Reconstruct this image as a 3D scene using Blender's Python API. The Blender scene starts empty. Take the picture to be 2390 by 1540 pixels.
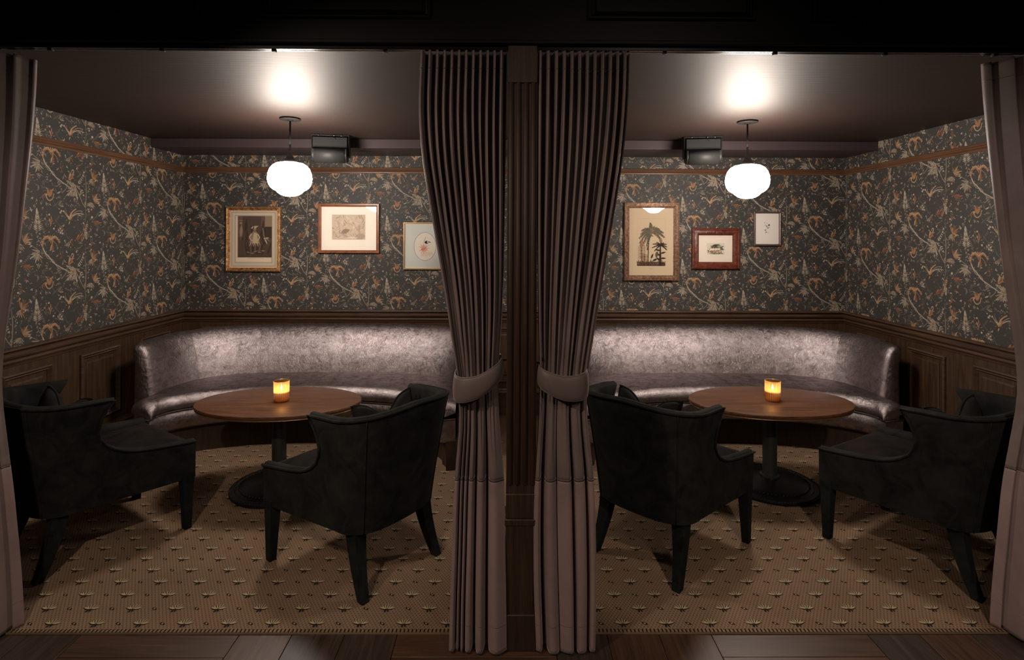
import bpy, bmesh, math, random
from math import sin, cos, pi, radians
from mathutils import Vector, Matrix, Euler

C = bpy.context.scene.collection
SC = bpy.context.scene

# ------------------------------------------------------------------ camera
cam_d = bpy.data.cameras.new('camera')
cam_d.sensor_width = 36.0
cam_d.lens = 36.0 * 1262.6 / 2390.0
cam_d.shift_y = -(770.0 - 549.5) / 2390.0
cam_d.clip_start = 0.05
cam = bpy.data.objects.new('camera', cam_d)
C.objects.link(cam)
yaw, roll = -0.00626, 0.00384
fw = Vector((-sin(yaw), cos(yaw), 0)); rt = Vector((cos(yaw), sin(yaw), 0)); up = Vector((0, 0, 1))
rt2 = rt * cos(roll) + up * sin(roll)
up2 = -rt * sin(roll) + up * cos(roll)
cam.matrix_world = Matrix(((rt2.x, up2.x, -fw.x, 0), (rt2.y, up2.y, -fw.y, 0), (rt2.z, up2.z, -fw.z, 1.6), (0, 0, 0, 1)))
SC.camera = cam

# ------------------------------------------------------------------ world, exposure
w = bpy.data.worlds.new('world'); SC.world = w; w.use_nodes = True
w.node_tree.nodes['Background'].inputs[0].default_value = (0.90, 0.72, 0.60, 1)
w.node_tree.nodes['Background'].inputs[1].default_value = 0.028
SC.view_settings.view_transform = 'Standard'
try: SC.view_settings.look = 'None'
except Exception: pass
SC.view_settings.gamma = 1.0
SC.view_settings.use_curve_mapping = False
SC.view_settings.exposure = 0.0
LAMP_STRENGTH = 88.0
def spot(loc, target, power, angle, col=(1, .82, .68)):
    d = bpy.data.lights.new('fill_spot', 'SPOT'); d.energy = power; d.shadow_soft_size = .05; d.color = col
    d.spot_size = radians(angle); d.spot_blend = 1.0
    o = bpy.data.objects.new('fill_spot', d); C.objects.link(o); o.location = loc
    o.rotation_euler = (Vector(target) - Vector(loc)).to_track_quat('-Z', 'Y').to_euler()
    return o
# added fill spots out of view, to light curtain fronts, chairs and floor
spot((-1.0, 0.1, 2.7), (-1.75, 2.35, 0.30), 150.0, 76)
spot((1.1, 0.1, 2.7), (1.85, 2.35, 0.30), 150.0, 76)
spot((-1.7, 0.5, 2.55), (0.05, 2.10, 0.98), 115.0, 74)
spot((1.2, -0.8, 2.7), (0.10, 2.10, 1.15), 55.0, 66)

# ------------------------------------------------------------------ helpers
def tag(o, label=None, cat=None, group=None, kind=None):
    if label: o['label'] = label
    if cat: o['category'] = cat
    if group: o['group'] = group
    if kind: o['kind'] = kind
    return o
def empty(name, loc=(0, 0, 0), rz=0.0):
    o = bpy.data.objects.new(name, None); C.objects.link(o); o.location = loc; o.rotation_euler = (0, 0, rz)
    o.empty_display_size = 0.1
    return o
class MB:
    """collects geometry for one mesh object"""
    def __init__(s): s.v = []; s.f = []; s.m = []
    def add(s, vs, fs, mi=0):
        b = len(s.v); s.v += [tuple(p) for p in vs]
        for f in fs: s.f.append([b + i for i in f]); s.m.append(mi)
    def box(s, x0, x1, y0, y1, z0, z1, mi=0):
        s.add([(x0, y0, z0), (x1, y0, z0), (x1, y1, z0), (x0, y1, z0), (x0, y0, z1), (x1, y0, z1), (x1, y1, z1), (x0, y1, z1)],
              [(0, 3, 2, 1), (4, 5, 6, 7), (0, 1, 5, 4), (1, 2, 6, 5), (2, 3, 7, 6), (3, 0, 4, 7)], mi)
    def grid(s, P, closed_u=False, closed_v=False, mi=0, flip=False):
        """P[i][j] points"""
        n, m = len(P), len(P[0]); vs = [p for r in P for p in r]; fs = []
        for i in range(n if closed_u else n - 1):
            for j in range(m if closed_v else m - 1):
                a, b, c, d = i * m + j, ((i + 1) % n) * m + j, ((i + 1) % n) * m + (j + 1) % m, i * m + (j + 1) % m
                fs.append((a, d, c, b) if flip else (a, b, c, d))
        s.add(vs, fs, mi)
    def tube(s, pts, r, n=8, closed=False, mi=0, taper=None):
        pts = [Vector(p) for p in pts]; N = len(pts); rings = []
        for i, p in enumerate(pts):
            if closed: t = pts[(i + 1) % N] - pts[i - 1]
            else: t = pts[min(i + 1, N - 1)] - pts[max(i - 1, 0)]
            t.normalize(); a = Vector((0, 0, 1)) if abs(t.z) < .9 else Vector((1, 0, 0))
            u = t.cross(a).normalized(); v = u.cross(t).normalized()
            rr = r if taper is None else r * taper(i / (N - 1))
            rings.append([p + (u * cos(2 * pi * k / n) + v * sin(2 * pi * k / n)) * rr for k in range(n)])
        s.grid(rings, closed_u=closed, closed_v=True, mi=mi)
        if not closed:
            s.add(rings[0], [tuple(range(n))], mi); s.add(rings[-1], [tuple(range(n))[::-1]], mi)
    def lathe(s, prof, n=48, cx=0, cy=0, mi=0, ex=1.0, ey=1.0):
        """prof: list of (r, z) bottom to top"""
        P = [[(cx + r * ex * cos(2 * pi * k / n), cy + r * ey * sin(2 * pi * k / n), z) for r, z in prof] for k in range(n)]
        s.grid(P, closed_u=True, mi=mi)
    def build(s, name, mats, parent=None, smooth=False, bevel=0, subsurf=0, solid=0, auto=None, merge=True, loc=None):
        me = bpy.data.meshes.new(name); me.from_pydata(s.v, [], s.f)
        if not isinstance(mats, (list, tuple)): mats = [mats]
        for m in mats: me.materials.append(m)
        me.polygons.foreach_set('material_index', s.m)
        bm = bmesh.new(); bm.from_mesh(me)
        if merge:
            bmesh.ops.remove_doubles(bm, verts=bm.verts, dist=1e-5)
            bmesh.ops.recalc_face_normals(bm, faces=bm.faces)
        bm.to_mesh(me); bm.free()
        if smooth or auto is not None:
            me.polygons.foreach_set('use_smooth', [True] * len(me.polygons))
            if auto is not None:
                me.set_sharp_from_angle(angle=radians(auto))
        o = bpy.data.objects.new(name, me); C.objects.link(o)
        if parent: o.parent = parent
        if loc: o.location = loc
        if solid:
            md = o.modifiers.new('solid', 'SOLIDIFY'); md.thickness = solid; md.offset = 0
        if bevel:
            md = o.modifiers.new('bevel', 'BEVEL'); md.width = bevel; md.segments = 2; md.limit_method = 'ANGLE'; md.angle_limit = radians(40)
            me.polygons.foreach_set('use_smooth', [True] * len(me.polygons)); me.set_sharp_from_angle(angle=radians(60))
        if subsurf:
            md = o.modifiers.new('sub', 'SUBSURF'); md.levels = subsurf; md.render_levels = subsurf
        return o
def lerp(a, b, t): return a + (b - a) * t
def interp(tab, x):
    """tab: list of (x, value...) descending or ascending"""
    t = sorted(tab)
    if x <= t[0][0]: return t[0][1:]
    if x >= t[-1][0]: return t[-1][1:]
    for a, b in zip(t, t[1:]):
        if a[0] <= x <= b[0]:
            k = (x - a[0]) / (b[0] - a[0]); k = k * k * (3 - 2 * k) if False else k
            return tuple(lerp(p, q, k) for p, q in zip(a[1:], b[1:]))
def copy_tree(o, parent=None):
    c = o.copy(); C.objects.link(c)
    if parent: c.parent = parent
    for ch in list(o.children): copy_tree(ch, c)
    return c

# ------------------------------------------------------------------ materials
def mat(name, col, rough=.5, spec=.5, metal=0, sheen=0, sheen_col=None, sheen_rough=.4, coat=0, coat_rough=.1):
    m = bpy.data.materials.new(name); m.use_nodes = True
    b = m.node_tree.nodes['Principled BSDF']
    b.inputs['Base Color'].default_value = (*col, 1); b.inputs['Roughness'].default_value = rough
    b.inputs['Specular IOR Level'].default_value = spec; b.inputs['Metallic'].default_value = metal
    if sheen:
        b.inputs['Sheen Weight'].default_value = sheen; b.inputs['Sheen Roughness'].default_value = sheen_rough
        b.inputs['Sheen Tint'].default_value = (*(sheen_col or col), 1)
    if coat:
        b.inputs['Coat Weight'].default_value = coat; b.inputs['Coat Roughness'].default_value = coat_rough
    return m
def nodes(m): return m.node_tree.nodes, m.node_tree.links, m.node_tree.nodes['Principled BSDF']
def noise(m, scale, detail=4, rough=.6, stretch=(1, 1, 1), coord='Object', dist=0, rot=(0, 0, 0)):
    N, L, b = nodes(m)
    tc = N.new('ShaderNodeTexCoord'); mp = N.new('ShaderNodeMapping'); mp.inputs['Scale'].default_value = stretch
    mp.inputs['Rotation'].default_value = rot
    n = N.new('ShaderNodeTexNoise'); n.inputs['Scale'].default_value = scale; n.inputs['Detail'].default_value = detail
    n.inputs['Roughness'].default_value = rough; n.inputs['Distortion'].default_value = dist
    L.new(tc.outputs[coord], mp.inputs[0]); L.new(mp.outputs[0], n.inputs['Vector'])
    return n
def ramp(m, src, stops, to=None):
    N, L, b = nodes(m)
    r = N.new('ShaderNodeValToRGB'); e = r.color_ramp.elements
    while len(e) < len(stops): e.new(.5)
    for k, (p, c) in enumerate(stops):
        e[k].position = p; e[k].color = (*c, 1) if len(c) == 3 else c
    L.new(src, r.inputs[0])
    if to: L.new(r.outputs[0], b.inputs[to])
    return r
def bump(m, src, strength=.3, dist=.01):
    N, L, b = nodes(m)
    bp = N.new('ShaderNodeBump'); bp.inputs['Strength'].default_value = strength; bp.inputs['Distance'].default_value = dist
    L.new(src, bp.inputs['Height']); L.new(bp.outputs[0], b.inputs['Normal'])
    return bp
def wood(name, c0, c1, c2, rough=.42, stretch=(1, 1, 1), scale=14, spec=.4, bumps=.15, coord='Object'):
    m = mat(name, c1, rough, spec)
    n = noise(m, scale, 8, .65, stretch, coord, .6)
    ramp(m, n.outputs['Fac'], [(.3, c0), (.5, c1), (.72, c2)], 'Base Color')
    n2 = noise(m, scale * 5, 4, .6, stretch, coord)
    bump(m, n2.outputs['Fac'], bumps, .002)
    return m

# dark stained oak of the dado, grain upright / along rails
oakV = wood('oak_upright', (.026, .013, .006), (.050, .026, .013), (.078, .043, .022), .46, (6, 6, .35), 9)
oakH = wood('oak_along', (.038, .020, .012), (.068, .037, .022), (.098, .056, .034), .40, (.35, .35, 7), 9)
oak_rail = wood('oak_picture_rail', (.065, .030, .016), (.11, .052, .028), (.15, .075, .042), .38, (.3, .3, 8), 9)
oak_post = wood('oak_post', (.016, .008, .004), (.030, .0155, .0075), (.046, .024, .0115), .55, (8, 8, .4), 9)
table_w = wood('table_oak', (.040, .016, .008), (.100, .042, .021), (.165, .078, .042), .36, (.45, 7, 6), 13, .32, .15)
black_gloss = mat('black_gloss_paint', (.008, .006, .006), .22, .5)
black_flat = mat('black_paint', (.006, .005, .005), .55, .3)
bulk_m = mat('bulkhead_paint', (.0035, .0024, .0024), .5, .18)
iron = mat('black_iron', (.006, .006, .006), .35, .45, .2)
n = noise(iron, 120, 2); bump(iron, n.outputs['Fac'], .12, .001)
col_m = mat('column_paint', (.020, .022, .019), .42, .5)
brassline = mat('edge_brass', (.35, .24, .13), .35, .5, .8)

# ceiling: mauve brown semi-gloss paint with brush relief
ceil_m = mat('ceiling_paint', (.015, .0080, .0070), .54, .46)
ceil_m.node_tree.nodes['Principled BSDF'].inputs['Specular Tint'].default_value = (1, .80, .68, 1)
n = noise(ceil_m, 5, 5, .6, (1, 9, 1)); bump(ceil_m, n.outputs['Fac'], .10, .012)
soff_m = mat('soffit_paint', (.050, .034, .036), .5, .35)
# wallpaper ground
paper_m = mat('wallpaper_ground', (.044, .0405, .0375), .62, .35)
n = noise(paper_m, 260, 2); bump(paper_m, n.outputs['Fac'], .15, .0006)

def inkmat(name, c, rough=.7): 
    m = mat(name, c, rough, .2); return m
PC = {'cream': (.40, .335, .26), 'pale': (.26, .215, .165), 'grey': (.135, .118, .096), 'olive': (.085, .080, .066),
      'orange': (.30, .150, .075), 'rust': (.20, .080, .044), 'sand': (.38, .26, .155), 'vein': (.085, .062, .045)}
PINK = list(PC.keys()); PMAT = [inkmat('print_' + k, PC[k]) for k in PINK]

# velvets
def velvet(name, base, sheen_col, sheen=1.0, rough=.55, spec=.3, mott=.5, sr=.35, mscale=9, metal=0, bstr=.25, dark=.55):
    m = mat(name, base, rough, spec, metal, sheen, sheen_col, sr)
    n = noise(m, mscale, 6, .62, (1, 1, 1), 'Object', 1.2)
    ramp(m, n.outputs['Fac'], [(.32, tuple(c * dark for c in base)), (.5, base), (.70, tuple(min(1, c * (2 - dark)) for c in base))], 'Base Color')
    n2 = noise(m, 420, 2, .5); bump(m, n2.outputs['Fac'], bstr, .0012)
    return m
curt_m = velvet('curtain_velvet', (.135, .100, .092), (.55, .44, .41), .6, .5, .35, sr=.4, mscale=2.2, dark=.8)
curt_low = velvet('curtain_lower_velvet', (.215, .150, .142), (.6, .46, .43), .5, .55, .35, sr=.45, mscale=2.2, dark=.8)
tie_m = velvet('tieback_velvet', (.105, .078, .070), (.6, .46, .42), .5, .5, .35, sr=.45, mscale=3, dark=.8)
chair_m = velvet('chair_velvet', (.0112, .0112, .0100), (.10, .105, .095), .18, .75, .06, sr=.5, mscale=8, dark=.45)
chair_in = velvet('chair_seat_velvet', (.0105, .0080, .0075), (.12, .10, .09), .10, .8, .05, sr=.5, mscale=7, dark=.5)
leg_m = velvet('chair_leg_velvet', (.009, .010, .009), (.09, .10, .09), .12, .8, .06, sr=.5, mscale=12, dark=.5)
pillow_m = velvet('pillow_velvet', (.009, .0085, .008), (.12, .11, .10), .12, .75, .06, sr=.5, mscale=9, dark=.5)
# crushed silvery mauve velvet of the banquettes: a broad directional lustre
def crushed(name, base, hi):
    m = mat(name, tuple(c * .10 for c in base), .8, .0)
    N, L, b = nodes(m); out = N['Material Output']
    g = N.new('ShaderNodeBsdfGlossy'); g.distribution = 'BECKMANN'
    n = noise(m, 16, 10, .78, (1, 1, 1.2), 'Object', .7)
    r = ramp(m, n.outputs['Fac'], [(.34, tuple(c * .45 for c in base)), (.46, base), (.60, hi)]); L.new(r.outputs[0], g.inputs['Color'])
    n3 = noise(m, 5, 5, .7, (1, 1, 1.3), 'Object', .8)
    r3 = ramp(m, n3.outputs['Fac'], [(.35, (.35,) * 3), (.65, (.43,) * 3)]); L.new(r3.outputs[0], g.inputs['Roughness'])
    n2 = noise(m, 70, 6, .75, (1, 1, .6), 'Object', .8); bp = bump(m, n2.outputs['Fac'], .6, .005)
    L.new(bp.outputs[0], g.inputs['Normal'])
    ad = N.new('ShaderNodeAddShader'); L.new(b.outputs[0], ad.inputs[0]); L.new(g.outputs[0], ad.inputs[1]); L.new(ad.outputs[0], out.inputs['Surface'])
    return m
banq_m = crushed('banquette_velvet', (.25, .21, .214), (.37, .322, .328))
welt_m = mat('banquette_welt', (.025, .018, .017), .5, .4)

# carpet with woven dots
def carpet_material():
    m = mat('carpet_wool', (.2, .13, .08), .9, .1)
    N, L, b = nodes(m)
    tc = N.new('ShaderNodeTexCoord'); sp = N.new('ShaderNodeSeparateXYZ'); L.new(tc.outputs['Object'], sp.inputs[0])
    def M(op, a, bb=None):
        x = N.new('ShaderNodeMath'); x.operation = op
        for k, q in enumerate((a, bb)):
            if q is None: continue
            if isinstance(q, (int, float)): x.inputs[k].default_value = q
            else: L.new(q, x.inputs[k])
        return x.outputs[0]
    def dots(dx, dy, ox, oy, r0, r1):
        ry = M('ADD', M('DIVIDE', sp.outputs[1], dy), oy); row = M('FLOOR', ry)
        par = M('MULTIPLY', M('MODULO', M('ABSOLUTE', row), 2.0), .5)
        rx = M('ADD', M('ADD', M('DIVIDE', sp.outputs[0], dx), par), ox)
        fx = M('SUBTRACT', M('FRACT', rx), .5); fy = M('SUBTRACT', M('FRACT', ry), .5)
        d = M('ADD', M('POWER', M('MULTIPLY', fx, dx), 2.0), M('POWER', M('MULTIPLY', fy, dy * 1.0), 2.0))
        d = M('SQRT', d)
        mr = N.new('ShaderNodeMapRange'); mr.inputs['From Min'].default_value = r0; mr.inputs['From Max'].default_value = r1
        mr.inputs['To Min'].default_value = 1; mr.inputs['To Max'].default_value = 0; mr.clamp = True
        L.new(d, mr.inputs['Value']); return mr.outputs[0]
    d1 = dots(.0149, .0112, 0, 0, .0013, .0030)
    d2 = dots(.0149, .0112, .5, .0, .0009, .0024)
    n = noise(m, 3.0, 3, .5); n5 = noise(m, 500, 2, .5)
    base = ramp(m, n.outputs['Fac'], [(.35, (.165, .106, .066)), (.65, (.20, .130, .082))])
    mx = N.new('ShaderNodeMix'); mx.data_type = 'RGBA'; L.new(d1, mx.inputs['Factor']); L.new(base.outputs[0], mx.inputs['A']); mx.inputs['B'].default_value = (.030, .015, .008, 1)
    mx2 = N.new('ShaderNodeMix'); mx2.data_type = 'RGBA'; mf = M('MULTIPLY', d2, .55); L.new(mf, mx2.inputs['Factor']); L.new(mx.outputs['Result'], mx2.inputs['A']); mx2.inputs['B'].default_value = (.30, .21, .13, 1)
    L.new(mx2.outputs['Result'], b.inputs['Base Color'])
    bump(m, n5.outputs['Fac'], .6, .002)
    return m
carpet_m = carpet_material()

# ------------------------------------------------------------------ room constants
YB, XL, XR = 4.80, -2.879, 2.993
ZC = 2.372; YF = 2.184
SOF_Y, SOF_Z = 4.365, 2.300
rng = random.Random(7)

def structure(o): o['kind'] = 'structure'; return o

# ------------------------------------------------------------------ shell
m = MB(); m.box(-3.4, 3.4, -1.3, 5.0, -.10, -.012); floor = structure(m.build('floor', black_flat))
m = MB(); m.box(XL - .15, XR + .15, YB, YB + .15, 0, ZC); wall_back = structure(m.build('wall_back', paper_m))
m = MB(); m.box(XL - .15, XL, 2.17, YB, 0, ZC); wall_left = structure(m.build('wall_left', paper_m))
m = MB(); m.box(XR, XR + .15, 2.17, YB, 0, ZC); wall_right = structure(m.build('wall_right', paper_m))
m = MB(); m.box(XL - .15, XR + .15, 2.17, YB + .15, ZC, ZC + .12); ceiling = structure(m.build('ceiling', ceil_m))
m = MB(); m.box(XL, XR, SOF_Y, YB, SOF_Z, ZC); soffit = structure(m.build('ceiling_soffit', soff_m, bevel=.003))
# header wall above the opening, with a stepped lower edge and framed panels
m = MB(); m.box(-3.4, 3.4, 2.085, 2.17, 2.352, 3.1); m.box(-3.4, 3.4, 2.078, 2.100, 2.338, 2.352); m.box(-3.4, 3.4, 2.160, 2.17, 2.334, 2.352)
wall_front = structure(m.build('wall_front', bulk_m, bevel=.002))
def rect_ring(m, cx, cz, w, h, prof, y, sgn=-1, axis='x', mi=0):
    """mitred frame: prof = list of (inset, protrusion); axis x: lies in XZ plane facing -Y"""
    loops = []
    for ins, d in prof:
        a, b = w / 2 - ins, h / 2 - ins
        pts = [(-a, -b), (a, -b), (a, b), (-a, b)]
        if axis == 'x': loops.append([(cx + p, y + sgn * d, cz + q) for p, q in pts])
        else: loops.append([(y + sgn * d, cx + p, cz + q) for p, q in pts])
    m.grid(loops, closed_v=True, mi=mi)
PM = [(0, 0), (0, .006), (.006, .012), (.012, .012), (.016, .006), (.022, .004), (.028, .009), (.034, .004), (.036, 0)]
for k, (x0, x1, z0, z1) in enumerate(((1.17, 1.74, 2.43, 2.95), (.30, .95, 2.43, 2.95), (-.95, -.30, 2.43, 2.95), (-1.74, -1.17, 2.43, 2.95))):
    m = MB(); rect_ring(m, (x0 + x1) / 2, (z0 + z1) / 2, x1 - x0, z1 - z0, PM, 2.085); m.build('panel_moulding', bulk_m, wall_front)
m = MB(); m.box(-3.4, 3.4, -1.3, 2.085, 3.1, 3.16); structure(m.build('ceiling_front', black_flat))
# jamb walls behind the outer curtains
for nm, a, b in (('wall_front_left', -3.4, -2.24), ('wall_front_right', 2.33, 3.4)):
    m = MB(); m.box(a, b, 2.175, 2.235, 0, 2.334); structure(m.build(nm, oak_post))

# ------------------------------------------------------------------ floor planks: basket-weave blocks of three boards
pl_mats = []
for k, (c0, c1, c2) in enumerate((((.032, .015, .008), (.055, .028, .016), (.080, .042, .025)),
                                  ((.022, .014, .010), (.038, .025, .018), (.060, .040, .030)),
                                  ((.040, .019, .010), (.066, .032, .018), (.092, .047, .027)))):
    pl_mats.append((wood('plank_x%d' % k, c0, c1, c2, .38, (.5, 7, 1), 7, .45), wood('plank_y%d' % k, c0, c1, c2, .38, (7, .5, 1), 7, .45)))
B = .63
for bi in range(-3, 8):
    for bj in range(0, 5):
        bx = -1.70 + (bi - 2) * B; by = 2.263 - (bj + 1) * B
        if bx > 3.3 or bx + B < -3.3: continue
        alongx = (bi + bj) % 2 == 0
        for k in range(3):
            g = .0012; a, b2 = k * .21 + g, (k + 1) * .21 - g
            if alongx: r = (bx + g, bx + B - g, by + a, by + b2)
            else: r = (bx + a, bx + b2, by + g, by + B - g)
            mm = MB(); mm.box(*r, -.012, -.0004 * rng.random())
            mm.build('plank', pl_mats[rng.choice((0, 2) if alongx else (0, 1, 1))][0 if alongx else 1], floor, bevel=.0012)

# ------------------------------------------------------------------ 2-D print builder (flat printed motifs)
class Print:
    """convex polygons in 2-D with a colour; replicated and clipped onto a wall"""
    def __init__(s): s.p = []
    def poly(s, pts, col): s.p.append((pts, col))
    def leaf(s, x, y, ang, l, w, col, n=3):
        c, si = cos(ang), sin(ang); P = []
        ts = [i / (n + 1) for i in range(n + 2)]
        for t in ts: P.append((t * l, w * .5 * sin(pi * t ** .8)))
        for t in ts[-2:0:-1]: P.append((t * l, -w * .5 * sin(pi * t ** .8)))
        s.poly([(x + a * c - b * si, y + a * si + b * c) for a, b in P], col)
    def dot(s, x, y, r, col, n=6, ry=None):
        ry = ry or r
        s.poly([(x + r * cos(2 * pi * k / n), y + ry * sin(2 * pi * k / n)) for k in range(n)], col)
    def stroke(s, pts, w0, w1, col, sub=3):
        # catmull-rom through pts
        Q = []; n = len(pts)
        for i in range(n - 1):
            p0, p1, p2, p3 = pts[max(i - 1, 0)], pts[i], pts[i + 1], pts[min(i + 2, n - 1)]
            for k in range(sub):
                t = k / sub
                Q.append(tuple(.5 * ((2 * p1[a]) + (-p0[a] + p2[a]) * t + (2 * p0[a] - 5 * p1[a] + 4 * p2[a] - p3[a]) * t * t + (-p0[a] + 3 * p1[a] - 3 * p2[a] + p3[a]) * t ** 3) for a in (0, 1)))
        Q.append(pts[-1]); N = len(Q)
        side = []
        for i, q in enumerate(Q):
            a, b = Q[max(i - 1, 0)], Q[min(i + 1, N - 1)]
            dx, dy = b[0] - a[0], b[1] - a[1]; l = math.hypot(dx, dy) or 1; w = lerp(w0, w1, i / (N - 1)) / 2
            side.append(((q[0] - dy / l * w, q[1] + dx / l * w), (q[0] + dy / l * w, q[1] - dx / l * w)))
        for i in range(N - 1):
            s.poly([side[i][0], side[i][1], side[i + 1][1], side[i + 1][0]], col)
def clip(poly, x0, x1, y0, y1):
    for ax, lim, sg in ((0, x0, 1), (0, x1, -1), (1, y0, 1), (1, y1, -1)):
        out = []; n = len(poly)
        for i in range(n):
            a, b = poly[i], poly[(i + 1) % n]
            ia, ib = sg * (a[ax] - lim) >= 0, sg * (b[ax] - lim) >= 0
            if ia: out.append(a)
            if ia != ib:
                t = (lim - a[ax]) / (b[ax] - a[ax]); out.append((a[0] + (b[0] - a[0]) * t, a[1] + (b[1] - a[1]) * t))
        poly = out
        if len(poly) < 3: return None
    return poly

# wallpaper tile: 617 x 638 units = .544 x .553 m; y downwards; anchored on the long-tailed bird
TW, TH = 617.0, 638.0; SX, SZ = .5435 / TW, .553 / TH
def make_tile():
    T = Print(); R = random.Random(11)
    def sprig(x, y, ang, l, nl, ll, lw, col, scol=None, bend=0, tip=True):
        pts = []
        for i in range(5):
            t = i / 4; a = ang + bend * t
            pts.append((x + cos(a) * l * t, y + sin(a) * l * t))
        T.stroke(pts, 4, 2, scol or 'grey', 2)
        for i in range(nl):
            t = .18 + .78 * i / max(1, nl - 1); a = ang + bend * t; px, py = x + cos(a) * l * t, y + sin(a) * l * t
            f = 1 - .45 * t
            for sg in (1, -1): T.leaf(px, py, a + sg * R.uniform(.65, .95), ll * f, lw * f, col)
        if tip: T.leaf(pts[-1][0], pts[-1][1], ang + bend, ll * .7, lw * .7, col)
    def fan(x, y, ang, spread, n, l, w, cols):
        for i in range(n):
            a = ang - spread / 2 + spread * i / (n - 1); ll = l * R.uniform(.75, 1.2); T.leaf(x, y, a, ll, w * R.uniform(.62, .95), cols[i % len(cols)])
            ox, oy = 2.2 * sin(a), -2.2 * cos(a)
            T.leaf(x + ox + 6 * cos(a), y + oy + 6 * sin(a), a + .02, ll * .72, 3.0, 'vein', 2)
    # ---- long stems
    T.stroke([(935, 640 - 60), (948, 700), (938, 830), (945, 900), (930, 960), (912, 1040), (893, 1112)], 9, 4, 'grey', 4)
    T.stroke([(945, 640), (946, 760), (937, 830)], 5, 5, 'pale', 3)
    T.stroke([(845, 685), (885, 750), (912, 800), (938, 832)], 8, 4, 'pale', 3)
    T.stroke([(548, 1110), (575, 1170), (610, 1205), (650, 1250), (700, 1280), (755, 1310), (800, 1335)], 9, 5, 'cream', 4)
    T.stroke([(560, 1150), (600, 1215), (640, 1225), (690, 1290), (760, 1305)], 6, 4, 'pale', 4)
    T.stroke([(500, 1000), (515, 1060), (548, 1120)], 4, 6, 'grey', 3)
    T.stroke([(720, 730), (755, 700), (770, 655), (800, 640)], 5, 3, 'pale', 3)
    T.stroke([(660, 930), (690, 970), (740, 1005), (770, 1060), (800, 1090)], 4, 3, 'grey', 3)
    T.stroke([(1000, 960), (985, 1010), (1010, 1060), (1000, 1100)], 4, 2, 'olive', 3)
    T.stroke([(580, 700), (620, 745), (650, 810), (690, 850)], 4, 2, 'grey', 3)
    T.stroke([(870, 960), (820, 985), (770, 1000), (730, 1040)], 3, 2, 'olive', 3)
    # ---- wheat spike
    for i in range(13):
        t = i / 12; y = lerp(868, 1010, t); l = lerp(16, 46, t)
        for sg in (1, -1): T.leaf(508 + 10 * t, y + 8, -pi / 2 + sg * lerp(.35, 1.15, t), l, 9, 'cream' if i % 3 else 'pale')
    T.leaf(507, 880, -pi / 2, 26, 9, 'cream')
    for i in range(7):
        T.leaf(518 + 3 * i, 1020 + i * 16, (.4 if i % 2 else pi - .4) - .3, 26 - 2 * i, 9, 'pale')
    fan(517, 955, -.5, .4, 2, 52, 8, ['pale']); fan(517, 965, pi + .3, .4, 2, 48, 9, ['pale'])
    # ---- long-tailed bird
    for k, a in enumerate((-1.0, -1.2)): T.stroke([(792, 915), (800 + 8 * k, 885 - 8 * k), (825 + 4 * k, 862 - 6 * k), (850, 848 - 6 * k)], 14 - 4 * k, 4, 'orange' if k else 'sand', 4)
    T.leaf(780, 935, -.9, 62, 30, 'orange', 5); T.leaf(772, 925, -.6, 42, 20, 'sand', 4)
    T.stroke([(790, 925), (765, 905), (745, 880), (735, 862)], 9, 3, 'sand', 3); T.stroke([(785, 915), (760, 885), (755, 862)], 8, 3, 'pale', 3)
    T.stroke([(815, 905), (850, 885), (890, 880), (925, 886)], 8, 4, 'cream', 4); T.stroke([(815, 895), (850, 868), (885, 860), (912, 862)], 7, 3, 'pale', 4)
    T.leaf(790, 940, 1.9, 30, 10, 'sand')
    # ---- flying bird with arched wings
    cx, cy = 625, 1085
    T.stroke([(cx, cy), (cx - 30, cy - 22), (cx - 58, cy - 5), (cx - 68, cy + 30), (cx - 66, cy + 55)], 26, 6, 'orange', 4)
    T.stroke([(cx, cy), (cx - 32, cy - 30), (cx - 62, cy - 14), (cx - 74, cy + 22)], 8, 4, 'sand', 4)
    T.stroke([(cx, cy), (cx + 28, cy - 22), (cx + 52, cy - 8), (cx + 72, cy + 22)], 24, 5, 'orange', 4)
    T.stroke([(cx, cy - 6), (cx + 30, cy - 30), (cx + 56, cy - 14), (cx + 78, cy + 20)], 8, 4, 'sand', 4)
    T.leaf(cx - 4, cy - 32, 1.35, 78, 30, 'orange', 5); T.leaf(cx + 8, cy + 20, 1.45, 66, 18, 'rust', 4); T.leaf(cx + 6, cy + 30, 1.8, 52, 12, 'sand', 4)
    T.stroke([(cx + 20, cy + 5), (cx + 45, cy + 28), (cx + 60, cy + 50)], 4, 2, 'pale', 2)
    for q in range(7): T.leaf(cx - 8 + 2.5 * q, cy - 10 + 3 * q, 1.2 + .08 * q, 34, 3, 'vein', 2); T.leaf(cx - 20 - 7 * q, cy - 14 + 2 * q, 2.2 + .1 * q, 18, 3, 'vein', 2); T.leaf(cx + 16 + 7 * q, cy - 12 + 2 * q, .9 - .1 * q, 17, 3, 'vein', 2)
    for i in range(5): T.leaf(cx - 40 + 16 * i, cy - 16 - (6 if i in (1, 2, 3) else 0), -pi / 2 + .5 * (i - 2) * .5, 18, 7, 'sand')
    # ---- perched small birds
    for x, y, a, c1, c2, s in ((795, 612, -.9, 'orange', 'sand', 1.0), (868, 1068, -.55, 'rust', 'orange', .85), (1045, 945, .15, 'rust', 'orange', .9),
                               (623, 950, -1.4, 'orange', 'sand', .62), (1010, 1105, .6, 'rust', 'sand', .5), (560, 770, -.4, 'rust', 'orange', .6)):
        T.leaf(x - 30 * s * cos(a), y - 30 * s * sin(a), a, 78 * s, 32 * s, c1, 5); T.leaf(x - 10 * s, y + 4 * s, a - .5, 48 * s, 14 * s, c2, 4)
        T.leaf(x - 34 * s * cos(a), y - 34 * s * sin(a), a + pi - .5, 16 * s, 10 * s, c2)
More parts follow.
